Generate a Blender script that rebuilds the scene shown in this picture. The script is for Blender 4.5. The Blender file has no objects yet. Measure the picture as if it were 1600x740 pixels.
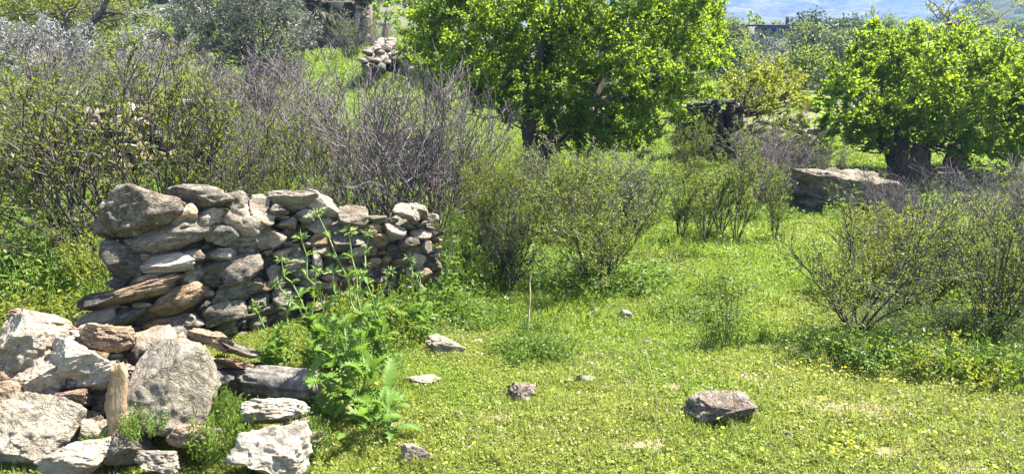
import bpy, math, random
import numpy as np
from mathutils import Vector, Matrix, Euler

# ------------------------------------------------------------------ camera, world, sun, exposure
scn = bpy.context.scene
COL = scn.collection
F_PX, CX, CY = 1256.0, 800.0, 370.0          # focal length and centre in photograph pixels
CAM_Z = 2.4
PITCH = math.atan((370 - 35) / F_PX)
SUN_EL, SUN_AZ = 58.0, 66.0                   # azimuth clockwise from +Y (view direction)
HAZE = 0.0006
SUN_STRENGTH, SKY_STRENGTH, EXPOSURE = 5.0, 0.08, 2.45

cam = bpy.data.objects.new('camera', bpy.data.cameras.new('camera'))
COL.objects.link(cam)
cam.location = (0, 0, CAM_Z)
cam.rotation_euler = (math.radians(90) - PITCH, 0, 0)
cam.data.sensor_width = 36
cam.data.lens = 36 * F_PX / 1600
cam.data.clip_start, cam.data.clip_end = 0.05, 9000
scn.camera = cam

w = bpy.data.worlds.new('World'); scn.world = w; w.use_nodes = True
sky = w.node_tree.nodes.new('ShaderNodeTexSky'); sky.sky_type = 'NISHITA'; sky.sun_disc = False
sky.sun_elevation = math.radians(SUN_EL); sky.sun_rotation = math.radians(SUN_AZ)
bg = w.node_tree.nodes['Background']; bg.inputs['Strength'].default_value = SKY_STRENGTH
w.node_tree.links.new(sky.outputs['Color'], bg.inputs['Color'])

ld = bpy.data.lights.new('sun', 'SUN'); ld.energy = SUN_STRENGTH; ld.angle = math.radians(0.5); ld.color = (1, 0.94, 0.84)
sun = bpy.data.objects.new('sun', ld); COL.objects.link(sun)
sd = Vector((math.cos(math.radians(SUN_EL)) * math.sin(math.radians(SUN_AZ)), math.cos(math.radians(SUN_EL)) * math.cos(math.radians(SUN_AZ)), math.sin(math.radians(SUN_EL))))
sun.rotation_euler = sd.to_track_quat('Z', 'Y').to_euler(); sun.location = (0, 0, 30)

scn.view_settings.view_transform = 'Standard'; scn.view_settings.look = 'None'
scn.view_settings.exposure = EXPOSURE; scn.view_settings.gamma = 1
scn.render.engine = 'CYCLES'
scn.cycles.max_bounces = 6; scn.cycles.diffuse_bounces = 3; scn.cycles.transmission_bounces = 4
scn.cycles.transparent_max_bounces = 4; scn.cycles.volume_bounces = 0
scn.cycles.use_denoising = True

# ------------------------------------------------------------------ numeric helpers
RNG = np.random.default_rng(7)

def _hash(i, j, k, seed):
    n = (i * 374761393 + j * 668265263 + k * 2147483647 + seed * 1442695041).astype(np.int64)
    n = (n ^ (n >> 13)) * 1274126177
    n = n ^ (n >> 16)
    return (n & 0xffff) / 32767.5 - 1.0

def vnoise(P, seed=0):
    P = np.asarray(P, float)
    I = np.floor(P).astype(np.int64); f = P - I; f = f * f * (3 - 2 * f)
    r = 0
    for a in (0, 1):
        for b in (0, 1):
            for c in (0, 1):
                wt = (f[:, 0] if a else 1 - f[:, 0]) * (f[:, 1] if b else 1 - f[:, 1]) * (f[:, 2] if c else 1 - f[:, 2])
                r = r + wt * _hash(I[:, 0] + a, I[:, 1] + b, I[:, 2] + c, seed)
    return r

def fbm(P, seed=0, octv=3, gain=0.5):
    a, s, r = 1.0, 1.0, 0
    for o in range(octv):
        r = r + a * vnoise(np.asarray(P) * s, seed + o * 17); a *= gain; s *= 2.1
    return r

def sstep(a, b, x):
    t = np.clip((x - a) / (b - a), 0, 1); return t * t * (3 - 2 * t)

# ------------------------------------------------------------------ terrain
YK = np.array([-60, 4.6, 6.3, 9, 12, 17, 22, 30, 45, 70, 95, 130, 220, 400, 700, 1200, 2000, 3500.])
ZR = np.array([0.2, 0.0, -0.17, -0.38, -0.62, -1.0, -0.9, -0.7, -0.3, 0.1, 0.3, -1, -8, -8, -10, 20, 150, 240.])
ZL = np.array([0.2, 0.0, 0.0, -0.05, 0.0, 0.1, 0.3, 0.6, 1.5, 4.5, 9, 16, 32, 50, 70, 90, 150, 220.])

def terrain(x, y, detail=True):
    x = np.asarray(x, float); y = np.asarray(y, float)
    zr = np.interp(y, YK, ZR); zl = np.interp(y, YK, ZL)
    # wooded spur that closes the valley on the far right
    spur = sstep(190, 420, y) * sstep(0.43, 0.66, x / np.maximum(y, 1)) * (1 - sstep(500, 760, y)) * 34
    edge = np.where(y < 14, -0.5 - 0.05 * y, -0.08 * y)
    wl = 1 - sstep(edge - 0.8 - 0.04 * np.maximum(y, 0), edge + 0.8 + 0.1 * np.maximum(y, 0), x)
    z = zr * (1 - wl) + zl * wl + spur
    if detail:
        P = np.stack([x.ravel(), y.ravel(), 0 * x.ravel()], 1)
        amp = np.interp(y.ravel(), [0, 5, 20, 60, 200, 600, 2000], [0.03, 0.035, 0.12, 0.3, 2.5, 7, 40])
        frq = np.interp(y.ravel(), [0, 6, 20, 60, 200, 600, 2000], [1.1, 1.1, 0.5, 0.2, 0.03, 0.012, 0.004])
        far = y.ravel() > 150
        n = fbm(P * 0.9, 3, 3) * np.minimum(amp, 0.06)
        n = n + np.where(y.ravel() > 12, fbm(P * 0.16, 5, 3) * np.interp(y.ravel(), [12, 30, 60, 200], [0, .12, .3, .6]), 0)
        n = n + np.where(far, fbm(P * 0.008, 9, 5, 0.55) * np.interp(y.ravel(), [150, 400, 900, 2000, 3500], [0, 3, 8, 45, 60]), 0)
        z = z + n.reshape(z.shape)
    return z

def h1(x, y):
    return float(terrain(np.array([x]), np.array([y]))[0])

def ray(px, py):
    u, v = (px - CX) / F_PX, (CY - py) / F_PX
    c, s = math.cos(PITCH), math.sin(PITCH)
    return Vector((u, c + v * s, -s + v * c))

def at(px, py, Y):
    d = ray(px, py); return Vector((0, 0, CAM_Z)) + d * (Y / d.y)

_GY = np.concatenate([np.arange(2.0, 20, 0.03), np.arange(20, 60, 0.15)])
def ground(px, py):
    """Where the sight line through a photograph pixel meets the terrain."""
    d = ray(px, py); d = d / d.y
    hit = np.nonzero(CAM_Z + d.z * _GY < terrain(d.x * _GY, _GY))[0]
    Y = float(_GY[hit[0]]) if len(hit) else 60.0
    return Vector((d.x * Y, Y, h1(d.x * Y, Y)))

def xat(px, Y):
    return (px - CX) / F_PX * Y / math.cos(PITCH)     # rough column position on a ground point at depth Y

def base(px, Y):
    x = 0.0
    for _ in range(3):
        z = h1(x, Y); dep = math.cos(PITCH) * Y + math.sin(PITCH) * (CAM_Z - z)
        x = (px - CX) / F_PX * dep
    return Vector((x, Y, h1(x, Y)))

# ------------------------------------------------------------------ mesh helpers
def mesh_np(name, V, faces_list, smooth=False):
    """faces_list: list of int arrays (n,k)."""
    me = bpy.data.meshes.new(name)
    V = np.asarray(V, np.float32)
    me.vertices.add(len(V)); me.vertices.foreach_set('co', V.ravel())
    loops = np.concatenate([f.ravel() for f in faces_list]) if faces_list else np.zeros(0, int)
    tot = np.concatenate([np.full(len(f), f.shape[1]) for f in faces_list]) if faces_list else np.zeros(0, int)
    me.loops.add(len(loops)); me.loops.foreach_set('vertex_index', loops.astype(np.int32))
    me.polygons.add(len(tot))
    st = np.concatenate([[0], np.cumsum(tot)[:-1]]) if len(tot) else tot
    me.polygons.foreach_set('loop_start', st.astype(np.int32))
    me.polygons.foreach_set('loop_total', tot.astype(np.int32))
    if smooth: me.polygons.foreach_set('use_smooth', np.ones(len(tot), bool))
    me.update(calc_edges=True); me.validate()
    return me

def link(name, me, mat=None, parent=None, loc=None, rot=None):
    o = bpy.data.objects.new(name, me)
    if mat is not None and me is not None and not me.materials: me.materials.append(mat)
    COL.objects.link(o)
    if loc is not None: o.location = loc
    if rot is not None: o.rotation_euler = rot
    if parent is not None: o.parent = parent
    return o

def tag(o, label=None, cat=None, group=None, kind=None):
    if label: o['label'] = label
    if cat: o['category'] = cat; o['kind'] = kind or 'thing'
    if group: o['group'] = group
    if kind: o['kind'] = kind
    return o

def thing(name, label, cat, loc=(0, 0, 0), group=None, rz=0):
    o = bpy.data.objects.new(name, None); COL.objects.link(o)
    o.location = loc; o.rotation_euler = (0, 0, rz); o.empty_display_size = 0.1
    return tag(o, label, cat, group)

def dup(root, loc, rz=0, scale=1.0, label=None):
    r = root.copy(); COL.objects.link(r); r.location = loc; r.rotation_euler = (0, 0, rz)
    r.scale = (scale, scale, scale) if not hasattr(scale, '__len__') else scale
    if label: r['label'] = label
    for ch in list(root.children):
        c = ch.copy(); COL.objects.link(c); c.parent = r
        for g in ch.children:
            d = g.copy(); COL.objects.link(d); d.parent = c
    return r

# ------------------------------------------------------------------ materials
def newmat(name):
    m = bpy.data.materials.new(name); m.use_nodes = True
    nt = m.node_tree; nt.nodes.clear()
    out = nt.nodes.new('ShaderNodeOutputMaterial')
    return m, nt, out

def N(nt, t, **kw):
    n = nt.nodes.new(t)
    for k, v in kw.items():
        if hasattr(n, k): setattr(n, k, v)
    return n

def ramp(nt, fac, stops):
    r = nt.nodes.new('ShaderNodeValToRGB')
    el = r.color_ramp.elements
    while len(el) < len(stops): el.new(0.5)
    for e, (p, c) in zip(el, stops):
        e.position = p; e.color = (*c, 1)
    nt.links.new(fac, r.inputs[0]); return r.outputs[0]

def noise(nt, vec, scale, detail=3, rough=0.55):
    n = nt.nodes.new('ShaderNodeTexNoise'); n.inputs['Scale'].default_value = scale
    n.inputs['Detail'].default_value = detail; n.inputs['Roughness'].default_value = rough
    if vec is not None: nt.links.new(vec, n.inputs['Vector'])
    return n.outputs['Fac']

def mixc(nt, fac, a, b, mode='MIX'):
    m = nt.nodes.new('ShaderNodeMix'); m.data_type = 'RGBA'; m.blend_type = mode
    for s, v in ((m.inputs[0], fac), (m.inputs[6], a), (m.inputs[7], b)):
        if isinstance(v, (int, float)): s.default_value = v
        elif isinstance(v, tuple): s.default_value = (*v, 1)
        else: nt.links.new(v, s)
    return m.outputs[2]

def mathn(nt, op, a, b=0.0, clamp=False):
    m = nt.nodes.new('ShaderNodeMath'); m.operation = op; m.use_clamp = clamp
    for s, v in ((m.inputs[0], a), (m.inputs[1], b)):
        if isinstance(v, (int, float)): s.default_value = v
        else: nt.links.new(v, s)
    return m.outputs[0]

def bump(nt, height, strength, dist):
    b = nt.nodes.new('ShaderNodeBump'); b.inputs['Strength'].default_value = strength; b.inputs['Distance'].default_value = dist
    nt.links.new(height, b.inputs['Height']); return b.outputs[0]

def scalevec(nt, vec, s):
    m = nt.nodes.new('ShaderNodeMapping'); m.inputs['Scale'].default_value = s
    nt.links.new(vec, m.inputs['Vector']); return m.outputs[0]

def stone_mat(name, c_dark, c_mid, c_light, lichen=(0.42, 0.42, 0.36), lich=0.5, dark=(0.05, 0.045, 0.04), darkamt=0.5, band=6.0, ckamt=0.5, bs=1.0):
    m, nt, out = newmat(name)
    tc = N(nt, 'ShaderNodeTexCoord'); v = tc.outputs['Object']
    oi = N(nt, 'ShaderNodeObjectInfo')
    off = N(nt, 'ShaderNodeVectorMath'); off.operation = 'ADD'
    sc = N(nt, 'ShaderNodeVectorMath'); sc.operation = 'SCALE'; sc.inputs[0].default_value = (37, 51, 23)
    nt.links.new(oi.outputs['Random'], sc.inputs['Scale']); nt.links.new(v, off.inputs[0]); nt.links.new(sc.outputs[0], off.inputs[1])
    v = off.outputs[0]
    big = noise(nt, v, 5, 4, 0.6)
    strat = noise(nt, scalevec(nt, v, (0.7, 0.7, band)), 7, 5, 0.62)
    fine = noise(nt, v, 60, 4, 0.65)
    f = mathn(nt, 'ADD', mathn(nt, 'MULTIPLY', big, 0.45), mathn(nt, 'MULTIPLY', strat, 0.35))
    f = mathn(nt, 'ADD', f, mathn(nt, 'MULTIPLY', fine, 0.32))
    f = mathn(nt, 'SUBTRACT', f, 0.035)
    c = ramp(nt, f, [(0.38, c_dark), (0.53, c_mid), (0.68, c_light)])
    # pale lichen spots and dark crusts
    l1 = noise(nt, v, 24, 5, 0.7)
    lf = ramp(nt, l1, [(0.56, (0, 0, 0)), (0.66, (lich, lich, lich))])
    c = mixc(nt, lf, c, lichen)
    d1 = noise(nt, v, 15, 6, 0.75)
    df = ramp(nt, d1, [(0.55, (0, 0, 0)), (0.68, (darkamt,) * 3)])
    c = mixc(nt, df, c, dark)
    ck = N(nt, 'ShaderNodeTexNoise'); ck.inputs['Scale'].default_value = 7; ck.inputs['Detail'].default_value = 5; ck.inputs['Roughness'].default_value = 0.6; ck.inputs['Distortion'].default_value = 0.6
    nt.links.new(scalevec(nt, v, (1, 1, max(1.0, band * 0.6))), ck.inputs['Vector'])
    cka = mathn(nt, 'ABSOLUTE', mathn(nt, 'SUBTRACT', ck.outputs['Fac'], 0.5))
    cf = ramp(nt, cka, [(0.0, (ckamt,) * 3), (0.022, (0, 0, 0))])
    c = mixc(nt, cf, c, tuple(k * 0.35 for k in c_dark))
    spk = noise(nt, v, 140, 3, 0.7)
    c = mixc(nt, 0.55, c, ramp(nt, spk, [(0.36, (0.55,) * 3), (0.5, (1.05,) * 3), (0.66, (1.5,) * 3)]), 'MULTIPLY')
    bright = mathn(nt, 'ADD', mathn(nt, 'MULTIPLY', oi.outputs['Random'], 0.45), 0.78)
    hs = N(nt, 'ShaderNodeHueSaturation'); nt.links.new(c, hs.inputs['Color']); nt.links.new(bright, hs.inputs['Value'])
    b = N(nt, 'ShaderNodeBsdfPrincipled'); nt.links.new(hs.outputs[0], b.inputs['Base Color'])
    b.inputs['Roughness'].default_value = 0.9; b.inputs['Specular IOR Level'].default_value = 0.2
    hgt = mathn(nt, 'ADD', mathn(nt, 'MULTIPLY', strat, 0.8), mathn(nt, 'MULTIPLY', noise(nt, v, 38, 6, 0.7), 1.0))
    hgt = mathn(nt, 'ADD', hgt, mathn(nt, 'MULTIPLY', mathn(nt, 'MINIMUM', cka, 0.04), 14.0 * ckamt))
    nt.links.new(bump(nt, hgt, bs, 0.05), b.inputs['Normal'])
    nt.links.new(b.outputs[0], out.inputs[0]); return m

M = {}
M['pale'] = stone_mat('pale_cream_stone', (0.165, 0.125, 0.088), (0.29, 0.238, 0.182), (0.41, 0.355, 0.287), lich=0.25, darkamt=0.35, band=3, ckamt=0.35, bs=0.8)
M['white'] = stone_mat('white_quartz_stone', (0.17, 0.135, 0.10), (0.275, 0.237, 0.187), (0.38, 0.342, 0.287), lich=0.1, darkamt=0.14, band=1, ckamt=0.14, bs=0.55)
M['granite'] = stone_mat('speckled_granite', (0.18, 0.15, 0.11), (0.29, 0.25, 0.19), (0.38, 0.335, 0.27), lich=0.3, darkamt=0.5, band=1.2)
M['grey'] = stone_mat('grey_lichen_schist', (0.12, 0.098, 0.074), (0.26, 0.225, 0.175), (0.43, 0.39, 0.32), lich=0.75, darkamt=0.7)
M['mottle'] = stone_mat('mottled_brown_stone', (0.10, 0.076, 0.052), (0.22, 0.178, 0.13), (0.36, 0.315, 0.25), lichen=(0.5, 0.48, 0.43), lich=0.85, darkamt=0.7, band=1.5)
M['orange'] = stone_mat('rusty_schist', (0.15, 0.095, 0.055), (0.31, 0.215, 0.13), (0.46, 0.35, 0.24), lich=0.3, darkamt=0.55)
M['tan'] = stone_mat('tan_schist', (0.24, 0.16, 0.10), (0.42, 0.30, 0.20), (0.58, 0.47, 0.35), lich=0.25, darkamt=0.4)
M['dark'] = stone_mat('dark_schist', (0.06, 0.05, 0.042), (0.13, 0.11, 0.09), (0.24, 0.215, 0.18), lich=0.35, darkamt=0.6)
M['lichen'] = stone_mat('greenish_lichen_stone', (0.14, 0.125, 0.085), (0.26, 0.24, 0.17), (0.42, 0.40, 0.30), lichen=(0.34, 0.35, 0.2), lich=0.7, darkamt=0.6)

def leaf_mat(name, cols, trans=(0.2, 0.3, 0.03), tmix=0.45, rough=0.5, spec=0.35, wn=None):
    """cols: colours spread over the leaves (one value per leaf); wn: (colour, scale, amount) patches of another growth."""
    m, nt, out = newmat(name)
    g = N(nt, 'ShaderNodeNewGeometry')
    n = len(cols)
    rnd = g.outputs['Random Per Island']
    c = ramp(nt, rnd, [(i / max(1, n - 1), col) for i, col in enumerate(cols)])
    tr = mixc(nt, 0.55, c, trans)
    if wn:
        p = N(nt, 'ShaderNodeNewGeometry').outputs['Position']
        f = noise(nt, p, wn[1], 3)
        if len(wn) > 3:      # the shallow soil of the near terrace carries the drier growth
            sx = N(nt, 'ShaderNodeSeparateXYZ'); nt.links.new(p, sx.inputs[0])
            mr = N(nt, 'ShaderNodeMapRange'); mr.inputs['From Min'].default_value = 4.2; mr.inputs['From Max'].default_value = 8.0; mr.inputs['To Min'].default_value = 0.10; mr.inputs['To Max'].default_value = -0.06
            nt.links.new(sx.outputs['Y'], mr.inputs['Value']); f = mathn(nt, 'ADD', f, mr.outputs[0])
        f = mathn(nt, 'MULTIPLY', ramp(nt, f, [(0.42, (0, 0, 0)), (0.6, (1, 1, 1))]), wn[2])
        c = mixc(nt, f, c, wn[0]); tr = mixc(nt, f, tr, tuple(min(1, k * 1.5) for k in wn[0]))
    b = N(nt, 'ShaderNodeBsdfPrincipled'); nt.links.new(c, b.inputs['Base Color'])
    b.inputs['Roughness'].default_value = rough; b.inputs['Specular IOR Level'].default_value = spec
    t = N(nt, 'ShaderNodeBsdfTranslucent'); nt.links.new(tr, t.inputs['Color'])
    mx = N(nt, 'ShaderNodeMixShader'); mx.inputs[0].default_value = tmix
    nt.links.new(b.outputs[0], mx.inputs[1]); nt.links.new(t.outputs[0], mx.inputs[2])
    nt.links.new(mx.outputs[0], out.inputs[0]); return m

M['mulberry'] = leaf_mat('mulberry_leaf', [(0.05, 0.105, 0.010), (0.08, 0.155, 0.014), (0.12, 0.20, 0.018), (0.065, 0.135, 0.014)], (0.42, 0.56, 0.025), 0.6)
M['young'] = leaf_mat('young_yellow_green_leaf', [(0.10, 0.135, 0.010), (0.15, 0.18, 0.014), (0.09, 0.12, 0.015), (0.19, 0.20, 0.02)], (0.42, 0.45, 0.03), 0.5)
M['olive'] = leaf_mat('olive_leaf', [(0.06, 0.075, 0.045), (0.11, 0.12, 0.085), (0.24, 0.25, 0.21), (0.09, 0.10, 0.07), (0.30, 0.30, 0.27)], (0.12, 0.14, 0.07), 0.2, 0.55, 0.2)
M['silver'] = leaf_mat('silver_leaf', [(0.20, 0.20, 0.19), (0.32, 0.32, 0.31), (0.14, 0.145, 0.12), (0.40, 0.40, 0.39)], (0.2, 0.2, 0.15), 0.2, 0.45, 0.4)
M['left'] = leaf_mat('spring_shrub_leaf', [(0.07, 0.10, 0.010), (0.11, 0.145, 0.014), (0.06, 0.085, 0.014), (0.16, 0.18, 0.02)], (0.34, 0.40, 0.025), 0.45)
M['bushgreen'] = leaf_mat('dull_bush_leaf', [(0.06, 0.095, 0.012), (0.10, 0.14, 0.018), (0.15, 0.18, 0.035), (0.075, 0.115, 0.016)], (0.30, 0.38, 0.03), 0.45)
M['darkgreen'] = leaf_mat('dark_evergreen_leaf', [(0.025, 0.04, 0.012), (0.045, 0.065, 0.02), (0.06, 0.085, 0.03)], (0.1, 0.14, 0.02), 0.25)
M['weed'] = leaf_mat('weed_leaf', [(0.05, 0.105, 0.012), (0.08, 0.145, 0.016), (0.12, 0.18, 0.022), (0.065, 0.125, 0.02)], (0.27, 0.40, 0.03), 0.4)
M['thistle'] = leaf_mat('thistle_leaf', [(0.06, 0.13, 0.018), (0.09, 0.17, 0.022), (0.14, 0.21, 0.035)], (0.27, 0.42, 0.04), 0.42, 0.55, 0.25)
M['pine'] = leaf_mat('pine_needle', [(0.015, 0.03, 0.012), (0.03, 0.05, 0.02)], (0.04, 0.07, 0.02), 0.15)
M['grass'] = leaf_mat('meadow_leaf', [(0.075, 0.15, 0.010), (0.115, 0.20, 0.014), (0.16, 0.235, 0.022), (0.10, 0.18, 0.012), (0.20, 0.235, 0.05)], (0.34, 0.48, 0.025), 0.45, wn=((0.245, 0.235, 0.055), 0.6, 0.5, 1))
M['blade'] = leaf_mat('grass_blade', [(0.07, 0.14, 0.010), (0.10, 0.19, 0.014), (0.145, 0.23, 0.022), (0.22, 0.235, 0.07)], (0.32, 0.46, 0.03), 0.45, wn=((0.25, 0.235, 0.07), 0.6, 0.5, 1))
M['drygrass'] = leaf_mat('dry_grass', [(0.30, 0.25, 0.15), (0.40, 0.34, 0.22), (0.22, 0.18, 0.10)], (0.3, 0.25, 0.1), 0.3)
M['yellow'] = leaf_mat('yellow_petal', [(0.72, 0.58, 0.02), (0.80, 0.66, 0.03)], (0.8, 0.65, 0.02), 0.3)
M['whitepetal'] = leaf_mat('white_petal', [(0.72, 0.70, 0.72), (0.62, 0.58, 0.66)], (0.7, 0.68, 0.7), 0.3)
M['purple'] = leaf_mat('purple_floret', [(0.30, 0.08, 0.30), (0.42, 0.14, 0.40)], (0.4, 0.1, 0.4), 0.3)

def bark_mat(name, a, b_, c_, sc=14):
    m, nt, out = newmat(name)
    v = N(nt, 'ShaderNodeTexCoord').outputs['Object']
    n1 = noise(nt, scalevec(nt, v, (1, 1, 0.3)), sc, 5, 0.65)
    g = N(nt, 'ShaderNodeNewGeometry')
    f = mathn(nt, 'ADD', mathn(nt, 'MULTIPLY', n1, 0.7), mathn(nt, 'MULTIPLY', g.outputs['Random Per Island'], 0.3))
    c = ramp(nt, f, [(0.3, a), (0.5, b_), (0.72, c_)])
    b = N(nt, 'ShaderNodeBsdfPrincipled'); nt.links.new(c, b.inputs['Base Color'])
    b.inputs['Roughness'].default_value = 0.85; b.inputs['Specular IOR Level'].default_value = 0.25
    nt.links.new(bump(nt, n1, 0.8, 0.03), b.inputs['Normal'])
    nt.links.new(b.outputs[0], out.inputs[0]); return m

M['bark'] = bark_mat('dark_bark', (0.035, 0.028, 0.022), (0.075, 0.06, 0.048), (0.15, 0.125, 0.10))
M['stem'] = bark_mat('dark_shrub_stem', (0.03, 0.024, 0.021), (0.06, 0.05, 0.043), (0.13, 0.11, 0.097))
M['twig'] = bark_mat('grey_dry_twig', (0.06, 0.049, 0.047), (0.12, 0.10, 0.096), (0.23, 0.198, 0.195))
M['straw'] = bark_mat('straw_stalk', (0.22, 0.17, 0.10), (0.34, 0.28, 0.18), (0.46, 0.40, 0.28))
M['greenstem'] = bark_mat('green_stem', (0.10, 0.15, 0.04), (0.15, 0.21, 0.06), (0.22, 0.27, 0.10))
M['wood'] = bark_mat('weathered_grey_wood', (0.05, 0.042, 0.036), (0.13, 0.115, 0.10), (0.33, 0.30, 0.27), 16)
M['stake'] = bark_mat('tan_split_wood', (0.09, 0.055, 0.03), (0.22, 0.15, 0.085), (0.35, 0.265, 0.17), 18)

def ground_mat():
    m, nt, out = newmat('meadow_soil')
    p = N(nt, 'ShaderNodeNewGeometry').outputs['Position']
    a = noise(nt, p, 0.5, 4); b_ = noise(nt, p, 9, 5, 0.7); c_ = noise(nt, p, 60, 3, 0.7)
    f = mathn(nt, 'ADD', mathn(nt, 'MULTIPLY', b_, 0.6), mathn(nt, 'MULTIPLY', c_, 0.4))
    near = ramp(nt, f, [(0.36, (0.055, 0.060, 0.012)), (0.5, (0.13, 0.15, 0.022)), (0.62, (0.23, 0.21, 0.08))])
    lush = ramp(nt, f, [(0.36, (0.05, 0.075, 0.008)), (0.5, (0.11, 0.16, 0.012)), (0.64, (0.18, 0.22, 0.03))])
    c = mixc(nt, ramp(nt, a, [(0.4, (0, 0, 0)), (0.6, (1, 1, 1))]), near, lush)
    # far hills: dry scrub, pale rock and dark bushes
    s1 = noise(nt, p, 0.12, 6, 0.7); s2 = noise(nt, p, 0.012, 5, 0.65)
    scrub = ramp(nt, s1, [(0.40, (0.025, 0.034, 0.014)), (0.5, (0.06, 0.072, 0.03)), (0.58, (0.11, 0.11, 0.06)), (0.74, (0.24, 0.22, 0.17))])
    hill = ramp(nt, s2, [(0.40, (0.03, 0.042, 0.02)), (0.52, (0.07, 0.078, 0.045)), (0.66, (0.22, 0.20, 0.16))])
    far = mixc(nt, 0.5, scrub, hill)
    sx = N(nt, 'ShaderNodeSeparateXYZ'); nt.links.new(p, sx.inputs[0])
    ff = N(nt, 'ShaderNodeMapRange'); ff.inputs['From Min'].default_value = 26; ff.inputs['From Max'].default_value = 55
    nt.links.new(sx.outputs['Y'], ff.inputs['Value'])
    c = mixc(nt, ff.outputs[0], c, far)
    # bare earth where the turf has worn through
    at_ = N(nt, 'ShaderNodeAttribute'); at_.attribute_name = 'bare'
    bf = mathn(nt, 'MULTIPLY', at_.outputs['Fac'], ramp(nt, mathn(nt, 'ADD', b_, 0.12), [(0.4, (0, 0, 0)), (0.55, (1, 1, 1))]), True)
    soil = ramp(nt, c_, [(0.35, (0.15, 0.11, 0.065)), (0.6, (0.31, 0.24, 0.17))])
    c = mixc(nt, bf, c, soil)
    b = N(nt, 'ShaderNodeBsdfPrincipled'); nt.links.new(c, b.inputs['Base Color'])
    b.inputs['Roughness'].default_value = 1.0; b.inputs['Specular IOR Level'].default_value = 0.1
    nt.links.new(bump(nt, f, 0.8, 0.05), b.inputs['Normal'])
    nt.links.new(b.outputs[0], out.inputs[0]); return m

def plain_mat(name, stops, scale=6, band=1.0, bs=0.6, rough=0.9):
    m, nt, out = newmat(name)
    v = N(nt, 'ShaderNodeTexCoord').outputs['Object']
    n1 = noise(nt, scalevec(nt, v, (1, 1, band)), scale, 6, 0.68)
    b = N(nt, 'ShaderNodeBsdfPrincipled'); nt.links.new(ramp(nt, n1, stops), b.inputs['Base Color'])
    b.inputs['Roughness'].default_value = rough; b.inputs['Specular IOR Level'].default_value = 0.2
    nt.links.new(bump(nt, n1, bs, 0.05), b.inputs['Normal'])
    nt.links.new(b.outputs[0], out.inputs[0]); return m

M['shaded_stone'] = stone_mat('shade_darkened_stone', (0.045, 0.037, 0.03), (0.095, 0.08, 0.066), (0.17, 0.15, 0.125), lich=0.15, darkamt=0.5)  # dark brown hut stone, its deep shade put into the colour
M['bank'] = plain_mat('scrubby_bank', [(0.3, (0.035, 0.04, 0.014)), (0.5, (0.09, 0.10, 0.03)), (0.7, (0.17, 0.155, 0.08))], 9)
M['earth'] = plain_mat('wall_earth_fill', [(0.3, (0.05, 0.04, 0.03)), (0.7, (0.14, 0.11, 0.08))], 14)
M['concrete'] = plain_mat('weathered_concrete', [(0.3, (0.16, 0.145, 0.125)), (0.7, (0.30, 0.275, 0.24))], 2)
M['render_white'] = plain_mat('whitewash', [(0.3, (0.55, 0.53, 0.5)), (0.7, (0.75, 0.73, 0.7))], 3)
M['roofslab'] = plain_mat('pale_roof_slab', [(0.3, (0.42, 0.37, 0.33)), (0.7, (0.62, 0.57, 0.53))], 3)
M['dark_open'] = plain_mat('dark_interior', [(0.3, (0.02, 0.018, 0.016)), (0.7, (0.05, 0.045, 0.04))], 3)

# ------------------------------------------------------------------ ground sheet
def world_ellipse(px, py, wpx, hpx):
    c = ground(px, py); l = ground(px - wpx / 2, py); u = ground(px, py - hpx / 2)
    return (c.x, c.y, abs(c.x - l.x), abs(u.y - c.y))
BARE = [world_ellipse(1335, 642, 150, 34), world_ellipse(1275, 630, 70, 18), world_ellipse(1045, 610, 60, 16), world_ellipse(560, 640, 60, 24),
        world_ellipse(1500, 735, 120, 14), world_ellipse(1180, 590, 60, 10), world_ellipse(720, 525, 60, 20), world_ellipse(905, 560, 50, 10), world_ellipse(770, 650, 70, 14), world_ellipse(1000, 700, 90, 16), world_ellipse(1400, 705, 110, 14), world_ellipse(880, 720, 60, 12), world_ellipse(1290, 600, 60, 8), world_ellipse(620, 665, 50, 16)]

def bare_mask(x, y):
    m = np.zeros_like(x)
    for cx, cy, a, b in BARE:
        q = ((x - cx) / a) ** 2 + ((y - cy) / b) ** 2
        m = np.maximum(m, 1 - sstep(0.4, 1.3, q + 0.35 * vnoise(np.stack([x * 6, y * 6, 0 * x], 1), 4)))
    return m

gx = np.sinh(np.linspace(-7.4, 7.4, 320)) * 1.9
gy = np.concatenate([np.linspace(-40, 2, 8), np.linspace(2.2, 14, 110), 14 + np.cumsum(np.geomspace(0.12, 92, 150))])
XX, YY = np.meshgrid(gx, gy)
ZZ = terrain(XX, YY)
Vg = np.stack([XX.ravel(), YY.ravel(), ZZ.ravel()], 1)
ny, nx = XX.shape
idx = np.arange(nx * ny).reshape(ny, nx)
Fg = np.stack([idx[:-1, :-1].ravel(), idx[:-1, 1:].ravel(), idx[1:, 1:].ravel(), idx[1:, :-1].ravel()], 1)
me = mesh_np('ground', Vg, [Fg], True)
a = me.attributes.new('bare', 'FLOAT', 'POINT')
a.data.foreach_set('value', np.where((YY.ravel() < 9) & (np.abs(XX.ravel()) < 9), bare_mask(XX.ravel(), YY.ravel()), 0).astype(np.float32))
tag(link('ground', me, ground_mat()), kind='structure')

# ------------------------------------------------------------------ stones
_ICO = {}
def ico(sub):
    if sub not in _ICO:
        import bmesh
        bm = bmesh.new(); bmesh.ops.create_icosphere(bm, subdivisions=sub, radius=1.0)
        bm.verts.ensure_lookup_table()
        _ICO[sub] = (np.array([v.co[:] for v in bm.verts]), np.array([[v.index for v in f.verts] for f in bm.faces])); bm.free()
    return _ICO[sub]

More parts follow.
